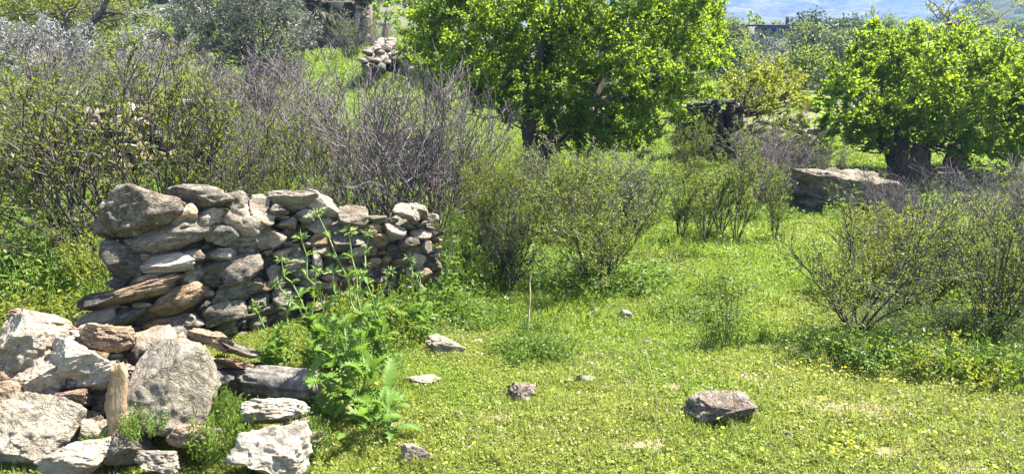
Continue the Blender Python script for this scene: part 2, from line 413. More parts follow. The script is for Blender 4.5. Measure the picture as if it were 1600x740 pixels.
def stone_verts(seed, dims, sub=3, cuts=9, rough=0.10, blocky=3.0, strata=0.5, dmin=0.46):
    r = np.random.default_rng(seed)
    V, Fc = ico(sub); V = V.copy()
    V /= (np.abs(V) ** blocky).sum(1, keepdims=True) ** (1 / blocky)
    for _ in range(cuts):
        n = r.normal(size=3) * np.array([1, 1, 0.8]); n /= np.linalg.norm(n)
        d = r.uniform(dmin, 0.87); s = V @ n
        V -= np.outer(np.maximum(0, s - d), n)
    lo, hi = V.min(0), V.max(0); V = (V - (lo + hi) / 2) / (hi - lo)
    D = V / (np.linalg.norm(V, axis=1, keepdims=True) + 1e-6)
    off = r.uniform(0, 90, 3)
    n1 = 0.55 * fbm(V * 1.7 + off, seed, 2, 0.5) + 0.55 * fbm(V * 7.0 + off, seed + 3, 3 if sub > 3 else 2, 0.6)
    st = fbm(V * np.array([1.4, 1.4, 9.0]) + off * 2, seed + 5, 3, 0.6)
    if sub > 3: n1 = n1 + 0.15 * fbm(V * 17.0 + off, seed + 9, 2, 0.6)
    V = V + D * (rough * n1 + rough * strata * st)[:, None]
    lo, hi = V.min(0), V.max(0); V = (V - (lo + hi) / 2) / (hi - lo)
    return V * np.asarray(dims), Fc

def stone(name, loc, dims, rot, mat, seed, parent=None, sub=3, **kw):
    V, Fc = stone_verts(seed, dims, sub, **kw)
    return link(name, mesh_np(name, V, [Fc], True), M[mat], parent, loc, rot)

# ---- dry stone wall -------------------------------------------------
WA, WB = base(150, 5.35), base(705, 7.0)
wdir = Vector((WB.x - WA.x, WB.y - WA.y, 0)).normalized()
wnor = Vector((wdir.y, -wdir.x, 0))            # towards the camera side
wyaw = math.atan2(wdir.y, wdir.x)
def on_wall(px, py, out=0.0):
    d = ray(px, py); o = Vector((0, 0, CAM_Z)); p0 = Vector((WA.x, WA.y, 0)) + wnor * out
    t = (p0 - o).dot(wnor) / d.dot(wnor)
    return o + d * t
wall = thing('dry_stone_wall', 'long dry stone wall of grey and rusty lichened stones behind the thistles', 'wall', (WA.x, WA.y, 0))
K1, K2 = 300 / 740, 300 / 740
L1 = [(230,140,290,170,3,'mottle'),(335,250,315,100,7,'grey'),(300,343,222,72,2,'white'),(262,402,190,46,3,'tan'),(225,460,330,62,7,'orange'),(360,505,265,92,12,'orange'),
 (165,545,160,75,28,'grey'),(55,550,130,70,12,'white'),(460,95,215,105,-8,'grey'),(395,148,85,90,0,'tan'),(490,165,140,70,8,'pale'),(600,98,120,80,0,'grey'),(545,215,115,95,20,'grey'),
 (625,165,140,115,-30,'pale'),(622,255,105,90,0,'grey'),(545,300,115,42,-15,'pale'),(430,370,120,80,15,'grey'),(510,348,100,75,0,'lichen'),(625,358,155,115,10,'grey'),(500,402,95,55,0,'grey'),
 (420,428,75,48,0,'grey'),(565,457,140,85,3,'lichen'),(550,527,160,95,5,'grey'),(555,592,140,70,10,'lichen'),(605,645,140,85,20,'grey'),(430,562,130,60,-10,'grey'),(440,615,260,70,-24,'tan'),
 (400,640,200,50,-20,'pale'),(705,235,85,85,0,'pale'),(690,125,95,100,-30,'pale'),(660,422,85,45,0,'grey'),(690,475,80,60,0,'lichen'),(690,560,80,70,0,'grey'),(150,310,120,150,0,'dark'),(430,302,85,45,0,'pale'),  # the dark stone carries the shade of the wall end recess in its colour
 (140,412,80,50,0,'dark'),(60,478,130,50,8,'dark'),(480,455,60,40,0,'grey'),(480,500,50,50,0,'dark'),(500,655,70,60,0,'grey'),(330,595,90,45,-10,'grey'),(200,370,90,60,0,'dark'),(330,440,90,40,0,'orange')]
L2 = [(30,140,95,110,-10,'pale'),(65,230,100,82,8,'pale'),(150,108,210,64,-10,'pale'),(262,112,160,85,-22,'pale'),(380,152,115,78,-10,'pale'),(475,165,85,48,0,'lichen'),(130,182,75,44,10,'pale'),(250,192,95,54,0,'pale'),
 (465,207,75,54,0,'orange'),(470,252,115,52,0,'orange'),(255,242,95,54,0,'orange'),(160,282,85,54,0,'lichen'),(150,335,125,62,3,'lichen'),(262,286,75,44,0,'pale'),(92,382,62,92,30,'pale'),(122,467,95,72,5,'grey'),
 (600,130,120,64,-20,'pale'),(540,205,80,70,-20,'pale'),(650,375,56,44,-30,'orange'),(640,125,90,50,-30,'grey'),(640,220,80,60,-25,'pale'),(670,270,60,50,-30,'pale'),(600,250,80,60,-15,'grey'),(625,320,70,50,-25,'pale'),
 (90,120,80,60,10,'grey'),(200,150,90,60,0,'lichen'),(320,205,80,44,0,'lichen'),(330,250,70,60,0,'grey'),(390,285,80,50,10,'pale'),(640,420,30,90,30,'white'),(240,310,36,80,10,'white')]
wst = [(130 + x * K1, 280 + y * K1, w_ * K1, h_ * K1, r_, m_) for x, y, w_, h_, r_, m_ in L1] + [(400 + x * K2, 280 + y * K2, w_ * K2, h_ * K2, r_, m_) for x, y, w_, h_, r_, m_ in L2]
n_hand = len(wst)
# fill the rest of the face between the stones already laid
topx = [130, 170, 300, 420, 520, 600, 650, 690]; topy = [430, 400, 330, 320, 335, 340, 330, 345]
botx = [130, 250, 400, 690]; boty = [600, 640, 600, 505]
r = np.random.default_rng(11)
cand = [(r.uniform(175, 688), r.uniform(320, 640)) for _ in range(2600)]
for i, (x, y) in enumerate(cand):
    if y < np.interp(x, topx, topy) + 4 or y > np.interp(x, botx, boty): continue
    big = i < 500
    w_ = r.uniform(30, 46) * np.interp(x, [400, 690], [1, .8]) if big else r.uniform(15, 28)
    h_ = w_ * r.uniform(0.38, 0.62)
    ok = all(((x - a) / (0.5 * (b + w_) * 0.74)) ** 2 + ((y - c) / (0.5 * (d + h_) * 0.74)) ** 2 > 1 for a, c, b, d, _, _ in wst)
    if ok: wst.append((x, y, w_, h_, r.uniform(-14, 14), r.choice(['grey', 'grey', 'pale', 'lichen', 'orange', 'dark', 'tan'])))
for i, (x, y, w_, h_, rt, mt) in enumerate(wst):
    hand = i < n_hand
    p = on_wall(x, y, r.uniform(-0.03, 0.04) if hand else r.uniform(-0.08, 0.0))
    dist = (p - Vector((0, 0, CAM_Z))).length; s = dist / F_PX
    W_, H_ = w_ * s * 1.12, h_ * s * (1.05 if hand else 1.1)
    dep = min(0.5, max(0.2, W_ * r.uniform(0.7, 1.0)))
    p = p - wnor * (dep * 0.32)
    e = Matrix.Rotation(wyaw * 0.75, 3, 'Z') @ Matrix.Rotation(math.radians(-rt), 3, 'Y') @ Matrix.Rotation(r.uniform(-0.6, -0.2), 3, 'X')
    stone('stone', p - wall.location, (W_, dep, H_), e.to_euler(), mt, 100 + i, wall, 5 if w_ > 75 else 4, cuts=int(r.integers(6, 12)), rough=0.065, blocky=3.2, strata=0.3, dmin=0.62 if w_ > 100 else 0.5)
# capping and backing stones that give the wall its thickness, and the earth it is packed with
for k in range(46):
    t = r.uniform(0.02, 0.98); px = 190 + t * 480
    py = np.interp(px, topx, topy) + r.uniform(-4, 30)
    p = on_wall(px, py, -r.uniform(0.3, 0.62)); p.z -= 0.1
    stone('stone', p - wall.location, (r.uniform(0.16, 0.32), r.uniform(0.16, 0.3), r.uniform(0.1, 0.17)), (r.uniform(-.2, .2), r.uniform(-.2, .2), r.uniform(0, 3)), r.choice(['grey', 'pale', 'lichen']), 600 + k, wall, 2)
L = (WB - WA).length
nseg = 30; prof = []
for i in range(nseg + 1):
    t = 0.1 + 0.86 * i / nseg
    q = Vector((WA.x, WA.y, 0)) + wdir * (L * t)
    px = 150 + 555 * t
    top = on_wall(px, np.interp(px, topx, topy) + 16).z - 0.06
    for dn, hh in ((-0.09, -0.3), (-0.10, top * 0.6), (-0.17, top), (-0.42, top * 0.98), (-0.55, top * 0.5), (-0.62, -0.3)):
        v = q + wnor * dn; prof.append((v.x - WA.x + r.uniform(-.02, .02), v.y - WA.y, hh))
fc = []
for i in range(nseg):
    for j in range(5):
        fc.append((i * 6 + j, (i + 1) * 6 + j, (i + 1) * 6 + j + 1, i * 6 + j + 1))
fc2 = np.array([[0, 1, 2, 3, 4, 5], [nseg * 6 + 5 - j for j in range(6)]])
tag(link('rubble_fill', mesh_np('rubble_fill', np.array(prof), [np.array(fc), fc2]), M['earth'], wall), kind='stuff')

# ---- tumbled wall end, near left ------------------------------------
pile = thing('tumbled_stone_wall', 'tumbled end of a wall of big pale boulders at the bottom left corner', 'wall', (-2.4, 4.2, 0))
def pileY(py): return float(np.interp(py, [480, 560, 740], [4.75, 4.4, 3.85]))
K3 = 260 / 740; K4 = 270 / 908
L3 = [(90,195,250,270,-4,'pale',0),(165,92,340,82,-12,'tan',.12),(315,250,220,165,-5,'white',0),(445,160,210,115,-8,'tan',.05),(290,150,150,60,0,'white',.15),(165,340,200,190,-10,'pale',.06),(390,345,290,125,20,'pale',.12),
 (270,455,250,90,10,'tan',.14),(25,415,100,130,0,'tan',0),(30,495,85,95,0,'pale',.03),(130,600,300,300,-10,'granite',.08),(310,545,190,110,0,'mottle',.15),(385,555,90,80,0,'pale',.08),
 (320,705,310,140,4,'white',-.1),(545,655,180,150,-20,'granite',-.05),(690,715,200,90,0,'white',-.12),(10,300,90,120,0,'tan',.05),(470,420,170,160,0,'dark',.25),(600,600,120,140,0,'dark',.2),(0,650,120,170,0,'mottle',.1),(240,600,130,110,0,'dark',.25),
 (420,640,110,70,0,'pale',.1)]
L4 = [(100,340,400,500,-6,'boulder',-.04),(615,655,400,290,-4,'white',-.12),(650,440,330,130,4,'white',.05),(225,575,220,120,-8,'tan',0),(865,575,140,80,5,'tan',.05),(780,490,120,70,10,'pale',.05),(700,700,160,90,0,'pale',-.1),(320,170,130,60,-15,'pale',.35),(420,185,220,45,-6,'tan',.4),(450,110,240,60,-12,'grey',.5),(330,60,240,90,-18,'tan',.45)]
pst = [(x * K3, 480 + y * K3, w_ * K3, h_ * K3, a_, m_, d_) for x, y, w_, h_, a_, m_, d_ in L3] + [(230 + x * K4, 520 + y * K4, w_ * K4, h_ * K4, a_, m_, d_) for x, y, w_, h_, a_, m_, d_ in L4]
for i, (x, y, w_, h_, rt, mt, dd) in enumerate(pst):
    Y = pileY(y) + dd; p = at(x, y, Y); s = (p - Vector((0, 0, CAM_Z))).length / F_PX
    W_, H_ = w_ * s * 1.05, h_ * s
    e = Matrix.Rotation(r.uniform(-.15, .15), 3, 'Z') @ Matrix.Rotation(math.radians(-rt), 3, 'Y') @ Matrix.Rotation(-0.5, 3, 'X')
    big_b = False
    if mt == 'boulder': mt = 'granite'; H_ *= 0.96; W_ *= 0.97; e = Matrix.Rotation(0.1, 3, 'Z') @ Matrix.Rotation(math.radians(16), 3, 'Y') @ Matrix.Rotation(-0.55, 3, 'X'); big_b = True
    dep = min(W_, H_) * 0.95 if min(W_, H_) > 0.25 else min(W_, 0.32)
    p = p + Vector((0, dep * 0.25, 0))
    o = stone('stone', p - pile.location, (W_, dep, H_), e.to_euler(), mt, 900 + i, pile, 6 if w_ > 60 else 5, dmin=0.80 if big_b else 0.46, cuts=12 if big_b else int(r.integers(7, 13)), rough=0.035 if big_b else 0.085 if mt != 'granite' else 0.06, blocky=3.4 if big_b else 3.0, strata=0.06 if mt == 'white' else 0.25)
for k in range(34):     # the stones behind and below, down to the ground
    px, py = r.uniform(-60, 330), r.uniform(520, 720)
    Y = pileY(py) + r.uniform(0.28, 0.5); p = at(px, py, Y); p.z = max(min(p.z, 0.5), 0.02)
    stone('stone', p - pile.location, (r.uniform(.2, .4), r.uniform(.2, .35), r.uniform(.13, .26)), (r.uniform(-.3, .3), r.uniform(-.3, .3), r.uniform(0, 3)), r.choice(['grey', 'pale', 'tan', 'dark']), 1000 + k, pile, 3)

# ---- split upright stake between the boulders
def slab_mesh(seed, wx, wy, wz):
    rr = np.random.default_rng(seed); n = 26; V = []; m_ = 10
    for i in range(n + 1):
        t = i / n; sc_ = (0.72 + 0.33 * math.sin(math.pi * min(1, t * 0.9 + 0.1)) ** 0.6) * (1 - 0.35 * sstep(0.9, 1.0, t))
        for j in range(m_):
            an = 2 * math.pi * j / m_
            cx_, cy_ = math.copysign(abs(math.cos(an)) ** 0.5, math.cos(an)), math.copysign(abs(math.sin(an)) ** 0.5, math.sin(an))
            g = 1 + 0.12 * math.sin(j * 2.7 + seed) + 0.05 * rr.normal()
            V.append((cx_ * wx / 2 * sc_ * g + 0.008 * math.sin(t * 9), cy_ * wy / 2 * g, (t - 0.5) * wz + 0.02 * cx_ * (1 if i == n else 0) + 0.004 * rr.normal()))
    Fq = [(i * m_ + j, i * m_ + (j + 1) % m_, (i + 1) * m_ + (j + 1) % m_, (i + 1) * m_ + j) for i in range(n) for j in range(m_)]
    caps = np.array([list(range(m_ - 1, -1, -1)), [n * m_ + j for j in range(m_)]])
    return mesh_np('wooden_stake', np.array(V), [np.array(Fq), caps], True)
p = at(184, 632, 4.02)
tag(link('wooden_stake', slab_mesh(3, 0.105, 0.05, 0.43), M['stake'], None, p, (-0.25, 0.03, 0.1)), 'narrow tan split slab standing upright left of the biggest boulder', 'wooden slab')

# ---- log
def tube_np(pts, rad, sides, seed=0, amp=0.0, frq=6.0):
    pts = np.asarray(pts, float); n = len(pts)
    T = np.gradient(pts, axis=0); T /= np.linalg.norm(T, axis=1, keepdims=True) + 1e-9
    up = np.array([0, 0, 1.0]) if abs(T[:, 2]).mean() < 0.8 else np.array([1.0, 0, 0])
    A = np.cross(T, up); A /= np.linalg.norm(A, axis=1, keepdims=True) + 1e-9; B = np.cross(T, A)
    an = np.linspace(0, 2 * np.pi, sides, endpoint=False)
    D = A[:, None] * np.cos(an)[None, :, None] + B[:, None] * np.sin(an)[None, :, None]
    R = np.asarray(rad)[:, None] * np.ones(sides)[None]
    V = pts[:, None] + D * R[..., None]
    if amp:
        nn = fbm(V.reshape(-1, 3) * frq, seed, 3).reshape(n, sides); V = pts[:, None] + D * (R * (1 + amp * nn))[..., None]
    I = np.arange(n * sides).reshape(n, sides); J = np.roll(I, -1, 1)
    Fq = np.stack([I[:-1].ravel(), J[:-1].ravel(), J[1:].ravel(), I[1:].ravel()], 1)
    return V.reshape(-1, 3), Fq, np.array([I[0][::-1], I[-1]])

lg0, lg1 = at(322, 596, 4.95), at(490, 600, 4.75)
lt = np.linspace(0, 1, 40)[:, None]
lt = np.linspace(0, 1, 70)[:, None]; NS = 72
pts = np.array(lg0)[None] * (1 - lt) + np.array(lg1)[None] * lt + np.stack([0 * lt[:, 0], 0 * lt[:, 0], 0.012 * np.sin(lt[:, 0] * 5)], 1)
V, Fq, caps = tube_np(pts, 0.108 - 0.02 * np.abs(lt[:, 0] - .6), NS, 5, 0.0)
ax = (lg1 - lg0).normalized()
rel = V - pts.repeat(NS, 0); 
ang = np.arctan2(rel[:, 2], rel @ np.array(ax.cross(Vector((0, 0, 1))).normalized()))
tt = np.repeat(lt[:, 0], NS)
gro = fbm(np.stack([ang * 2.5, tt * 1.6, 0 * tt], 1), 2, 3, 0.6) - 1.3 * (1 - sstep(0.0, 0.16, np.abs(vnoise(np.stack([ang * 3.2, tt * 1.3, 0 * tt], 1), 8)))) + 0.5 * sstep(.93, 1., tt) * vnoise(np.stack([ang * 4, 0 * tt, 0 * tt], 1), 3)
hol = (sstep(0.35, 0.1, np.abs(ang - 1.75)) * sstep(0.75, 0.55, tt))      # rotted trough along the top
V = pts.repeat(NS, 0) + rel * (1 + 0.13 * gro - 0.55 * hol)[:, None]
lg = thing('log', 'weathered grey rotten log lying between the boulders and the thistle', 'log', lg0)
link('trunk', mesh_np('trunk', V - np.array(lg0), [Fq, caps], True), M['wood'], lg)
for k in range(4):
    a0 = at(335 + 22 * k, 578 - 4 * k, 4.98 + 0.06 * k); a1 = at(395 + 20 * k, 576 - 5 * k, 4.95 + 0.06 * k)
    q = np.linspace(0, 1, 10)[:, None]; pp = np.array(a0)[None] * (1 - q) + np.array(a1)[None] * q + r.normal(0, 0.004, (10, 3))
    V, Fq, caps = tube_np(pp, np.linspace(0.022, 0.012, 10), 7, k, 0.3, 30)
    link('splinter', mesh_np('splinter', V - np.array(lg0), [Fq, caps], True), M['wood'], lg)

# ---- loose rocks on the meadow: px, py of the middle, w, h, material, rot, label
ROCKS = [
 (1127, 640, 116, 62, 'mottle', 3, 'largest loose grey brown rock with a mossy top lying in the near grass'),
 (815, 612, 46, 40, 'mottle', -8, 'small blocky brown rock with a cleft dark front in the middle of the grass'),
 (919, 590, 42, 22, 'grey', -8, 'small dark flat rock with a pale top behind the blocky brown rock'),
 (947, 609, 18, 8, 'white', 0, 'little white pebble right of the small dark flat rock'),
 (658, 591, 60, 26, 'white', -4, 'white flat topped rock half sunk in grass right of the thistle'),
 (694, 539, 64, 38, 'pale', -14, 'pale pointed rock lying in front of the far end of the wall'),
 (651, 708, 52, 40, 'pale', -5, 'pale angular stone at the bottom edge of the meadow'),
 (978, 492, 26, 20, 'white', 0, 'bright white stone in the middle of the meadow below the green shrub'),
 (930, 487, 20, 12, 'white', -30, 'white sliver of stone left of the bright white stone'),
 (968, 503, 12, 7, 'white', 0, 'tiny white pebble at the foot of the bright white stone'),
 (919, 535, 13, 9, 'white', -10, 'tiny white chip of stone lying alone above the small dark flat rock'),
 (1012, 537, 20, 14, 'grey', -10, 'small dark pebble in the meadow right of the white chip'),
 (1036, 555, 12, 6, 'white', 0, 'tiny white pebble between the dark pebble and the largest rock'),
 (845, 545, 24, 22, 'white', 10, 'whitish stone half hidden in the low weed tuft'),
 (776, 498, 26, 12, 'pale', -14, 'flat grey stone right of the pale pointed rock'),
 (750, 493, 18, 16, 'white', 20, 'white stone standing left of the flat grey stone'),
 (682, 507, 50, 18, 'tan', -18, 'brownish slab at the foot of the far end of the wall'),
 (745, 535, 24, 12, 'white', 10, 'whitish broken stone right of the pale pointed rock'),
 (1205, 696, 20, 10, 'white', 5, 'small white stone in the grass right of the largest rock'),
 (1232, 681, 14, 12, 'grey', 0, 'small grey pebble above the small white stone at lower right'),
 (1268, 560, 26, 16, 'dark', 0, 'dark stone at the foot of the right hand shrub'),
 (1242, 551, 26, 12, 'white', -10, 'pale stone beside the dark stone by the right hand shrub'),
 (1203, 424, 10, 5, 'white', 0, 'white speck of stone on the far bright meadow'),
 (1190, 426, 24, 6, 'pale', 0, 'flat pale stone on the far bright meadow'),
 (1184, 450, 20, 10, 'dark', 0, 'low dark stone on the far meadow beside the tall weeds'),
 (704, 570, 10, 8, 'pale', 0, 'tiny pebble below the pale pointed rock'),
 (590, 640, 26, 10, 'white', -4, 'narrow white stone poking out beside the thistle leaves'),
 (716, 648, 12, 12, 'grey', 10, 'tiny grey stone lying alone in the near grass'),
 (1048, 612, 40, 8, 'pale', -4, 'thin pale stone flush with the bare patch left of the largest rock'),
 (1540, 655, 20, 10, 'grey', 0, 'grey scrap of stone in the right foreground grass'),
]
for i, (px, py, w_, h_, mt, rt, lab) in enumerate(ROCKS):
    g = ground(px, py + h_ * 0.42); s = (g - cam.location).length / F_PX
    W_, H_ = w_ * s, h_ * s * 1.05; D_ = max(H_ * 0.8, W_ * 0.55)
    H_ = max(H_ - 0.25 * D_, H_ * 0.55)
    o = stone('rock', (g.x, g.y + D_ * 0.25, g.z + H_ * (0.27 if w_ > 28 else 0.45)), (W_, D_, H_), (0, math.radians(-rt), r.uniform(-.25, .25)), mt, 1200 + i, None, 5 if w_ > 30 else 4, cuts=10, rough=0.10, strata=0.35)
    tag(o, lab, 'rock')

# ---- big flat boulder under the right tree
g = base(1310, 13.6)
o = stone('boulder', (g.x - .05, g.y, g.z + 0.26), (2.4, 1.7, 1.25), (0.08, 0.04, 0.12), 'mottle', 1405, None, 6, cuts=12, rough=0.08, blocky=3.6, strata=1.1)
tag(o, 'huge flat topped grey boulder under the right hand tree', 'boulder')
# ------------------------------------------------------------------ plants: growing tools
class Grow:
    """Collects twig segments and leaf places, then builds one mesh of each."""
    def __init__(g, seed):
        g.r = random.Random(seed); g.nr = np.random.default_rng(seed); g.seg = []; g.leaf = []
    def line(g, p, d, length, r0, r1, n=5, wander=0.18, up=0.0, droop=0.0):
        """A wandering shoot; returns its points."""
        p = list(p); d = list(d); pts = [tuple(p)]; st = length / n; rr = g.r
        for i in range(n):
            d = [d[0] + rr.gauss(0, wander), d[1] + rr.gauss(0, wander), d[2] + rr.gauss(0, wander) + up - droop * i / n]
            m = math.sqrt(d[0] ** 2 + d[1] ** 2 + d[2] ** 2) or 1; d = [c / m for c in d]
            q = [p[k] + d[k] * st for k in range(3)]
            a = r0 + (r1 - r0) * i / n; b = r0 + (r1 - r0) * (i + 1) / n
            g.seg.append((*p, *q, a, b)); p = q; pts.append(tuple(p))
        return pts, d
    def curve(g, p, q, r0, r1, n=6, bow=0.15, wander=0.03):
        p = np.array(p, float); q = np.array(q, float); L = np.linalg.norm(q - p)
        side = g.nr.normal(size=3) * bow * L; side[2] = abs(side[2]) * -0.6
        t = np.linspace(0, 1, n + 1)[:, None]
        pts = p * (1 - t) + q * t + side * (4 * t * (1 - t)) * 0.5 + g.nr.normal(0, wander * L / n, (n + 1, 3)) * (t > 0) * (t < 1)
        for i in range(n):
            g.seg.append((*pts[i], *pts[i + 1], r0 + (r1 - r0) * i / n, r0 + (r1 - r0) * (i + 1) / n))
        return pts
    def leaves_on(g, pts, d, n, frm=0.3, spread=0.02):
        m = len(pts) - 1
        for _ in range(n):
            t = g.r.uniform(frm, 1.0) * m; i = min(int(t), m - 1); f = t - i
            g.leaf.append(tuple(pts[i][k] * (1 - f) + pts[i + 1][k] * f + g.r.gauss(0, spread) for k in range(3)) + (pts[i + 1][0] - pts[i][0], pts[i + 1][1] - pts[i][1], pts[i + 1][2] - pts[i][2]))
    def twig_mesh(g, name, sides=3, rmin=0.0):
        S = np.array(g.seg); p, q = S[:, :3], S[:, 3:6]
        d = q - p; d /= np.linalg.norm(d, axis=1, keepdims=True) + 1e-9
        ref = np.where(np.abs(d[:, 2:3]) < 0.9, np.array([[0, 0, 1.0]]), np.array([[1.0, 0, 0]]))
        A = np.cross(d, ref); A /= np.linalg.norm(A, axis=1, keepdims=True) + 1e-9; B = np.cross(d, A)
        an = np.linspace(0, 2 * np.pi, sides, endpoint=False)
        D = A[:, None] * np.cos(an)[None, :, None] + B[:, None] * np.sin(an)[None, :, None]
        r0 = np.maximum(S[:, 6], rmin)[:, None, None]; r1 = np.maximum(S[:, 7], rmin)[:, None, None]
        V = np.concatenate([p[:, None] + D * r0, q[:, None] + D * r1], 1).reshape(-1, 3)
        b = np.arange(len(S))[:, None] * 2 * sides; j = np.arange(sides)[None]; k = (j + 1) % sides
        F = np.stack([b + j, b + k, b + sides + k, b + sides + j], 2).reshape(-1, 4)
        return mesh_np(name, V, [F], sides > 4)
    def leaf_mesh(g, name, L, W, fold=0.25, flat=0.5, hang=0.0, along=0.5, hexa=False):
        return leaf_np(name, np.array(g.leaf), L, W, g.nr, fold, flat, hang, along, hexa)

def leaf_np(name, LF, L, W, nr, fold=0.25, flat=0.5, hang=0.0, along=0.5, hexa=False):
    n = len(LF); P, D = LF[:, :3], LF[:, 3:6]
    D = D / (np.linalg.norm(D, axis=1, keepdims=True) + 1e-9)
    rnd = nr.normal(size=(n, 3)); rnd /= np.linalg.norm(rnd, axis=1, keepdims=True)
    d = D * along + rnd * (1 - along * 0.5); d[:, 2] -= hang; d /= np.linalg.norm(d, axis=1, keepdims=True) + 1e-9
    nn = np.array([[0, 0, 1.0]]) * flat + nr.normal(size=(n, 3)) * (1 - flat * 0.6)
    s = np.cross(d, nn); s /= np.linalg.norm(s, axis=1, keepdims=True) + 1e-9; u = np.cross(s, d)
    l = L * nr.uniform(0.6, 1.25, (n, 1)); w = W * l / L * nr.uniform(0.8, 1.2, (n, 1))
    if not hexa:
        V = np.stack([P, P + d * l * 0.42 + s * w * 0.5 + u * w * fold, P + d * l - u * l * 0.08, P + d * l * 0.42 - s * w * 0.5 + u * w * fold], 1).reshape(-1, 3)
        b = np.arange(n)[:, None] * 4
        F = np.concatenate([b + np.array([[0, 1, 2]]), b + np.array([[0, 2, 3]])], 0)
    else:
        V = np.stack([P, P + d * l * 0.25 + s * w * 0.42 + u * w * fold * .8, P + d * l * 0.65 + s * w * 0.40 + u * w * fold, P + d * l - u * l * 0.12,
                      P + d * l * 0.65 - s * w * 0.40 + u * w * fold, P + d * l * 0.25 - s * w * 0.42 + u * w * fold * .8], 1).reshape(-1, 3)
        b = np.arange(n)[:, None] * 6
        F = np.concatenate([b + np.array([[0, 1, 2]]), b + np.array([[0, 2, 3]]), b + np.array([[0, 3, 4]]), b + np.array([[0, 4, 5]])], 0)
    return mesh_np(name, V, [F])

def limb_mesh(name, lines, sides=14, amp=0.16, frq=3.0):
    """Knotty trunk and limbs: lines = [(points, radii)], joined in one mesh."""
    Vs, Fs, Cs, o = [], [], [], 0
    for i, (pts, rad) in enumerate(lines):
        pts = np.asarray(pts, float); t = np.linspace(0, 1, len(pts)); tt = np.linspace(0, 1, max(10, len(pts) * 4))
        pp = np.stack([np.interp(tt, t, pts[:, k]) for k in range(3)], 1)
        ker = np.array([1, 2, 3, 2, 1.]) / 9
        for k in range(3):
            pad = np.concatenate([[pp[0, k]] * 2, pp[:, k], [pp[-1, k]] * 2]); pp[1:-1, k] = np.convolve(pad, ker, 'valid')[1:-1]
        V, F, C = tube_np(pp, np.interp(tt, t, rad), sides, 31 + i, amp, frq)
        Vs.append(V); Fs.append(F + o); Cs.append(C + o); o += len(V)
    return mesh_np(name, np.concatenate(Vs), [np.concatenate(Fs), np.concatenate(Cs)], True)

def sph(rr):
    while True:
        v = (rr.uniform(-1, 1), rr.uniform(-1, 1), rr.uniform(-1, 1))
        if v[0] ** 2 + v[1] ** 2 + v[2] ** 2 < 1: return v

def clump_tree(name, label, cat, b, trunk, clumps, leafmat, L, W, per=14, lpt=16, up=0.3, hang=0.1, barkm='bark', seed=1, twig_r=0.006, hexa=False, fold=0.2, group=None, flat=0.4, crown_name='crown', rmin=0.0035, fork=None, branch=True):
    """A tree at b: trunk = [(points, radii)] in world places; clumps = (centre, radius, tall) world spheres of foliage fed by branches."""
    g = Grow(seed); o = thing(name, label, cat, b, group); B = np.array(b)
    tips = np.array([p_ for l in trunk for p_ in l[0][max(1, len(l[0]) // 2):]]) if trunk else np.array([b])
    if fork is not None: tips = np.concatenate([tips, np.array(fork)])
    for c, rad, tall in clumps:
        c = np.array(c, float)
        k = np.argmin(((tips - c) ** 2).sum(1) + np.where(tips[:, 2] > c[2] + rad * .5, 4, 0))
        if branch: g.curve(tips[k] - B, c - B - np.array([0, 0, rad * tall * 0.3]), 0.022 + 0.015 * rad, 0.008, 10, 0.22, .22)
        n = max(3, int(per * rad * rad * 4))
        for _ in range(n):
            v = np.array(sph(g.r)); s0 = c + v * rad * np.array([0.35, 0.35, 0.35 * tall])
            e = c + v * rad * np.array([1, 1, tall]) * g.r.uniform(0.75, 1.25) + np.array([0, 0, up * rad * g.r.random()])
            d = e - s0; ln = np.linalg.norm(d) + 0.05
            pts, dd = g.line(s0 - B, d / ln, ln * 1.15, twig_r, twig_r * 0.5, 4, 0.16, up * 0.25)
            g.leaves_on(pts, dd, lpt, 0.15, 0.03)
            for _s in range(2):
                q = pts[g.r.randint(1, 3)]; dv = [dd[k_] + g.r.gauss(0, 0.8) for k_ in range(3)]
                p2, d2 = g.line(q, dv, ln * 0.55, twig_r * 0.6, twig_r * 0.3, 3, 0.2, up * 0.3)
                g.leaves_on(p2, d2, lpt * 2 // 3, 0.1, 0.025)
    if trunk:
        link('trunk', limb_mesh('trunk', [([np.array(p_) - B for p_ in pts], rd) for pts, rd in trunk]), M[barkm], o)
    if g.seg: tag(link('branches', g.twig_mesh('branches', 3, rmin), M[barkm], o), kind='stuff')
    if g.leaf: tag(link(crown_name, g.leaf_mesh(crown_name, L, W, fold, flat, hang, 0.45, hexa), M[leafmat], o), kind='stuff')
    return o

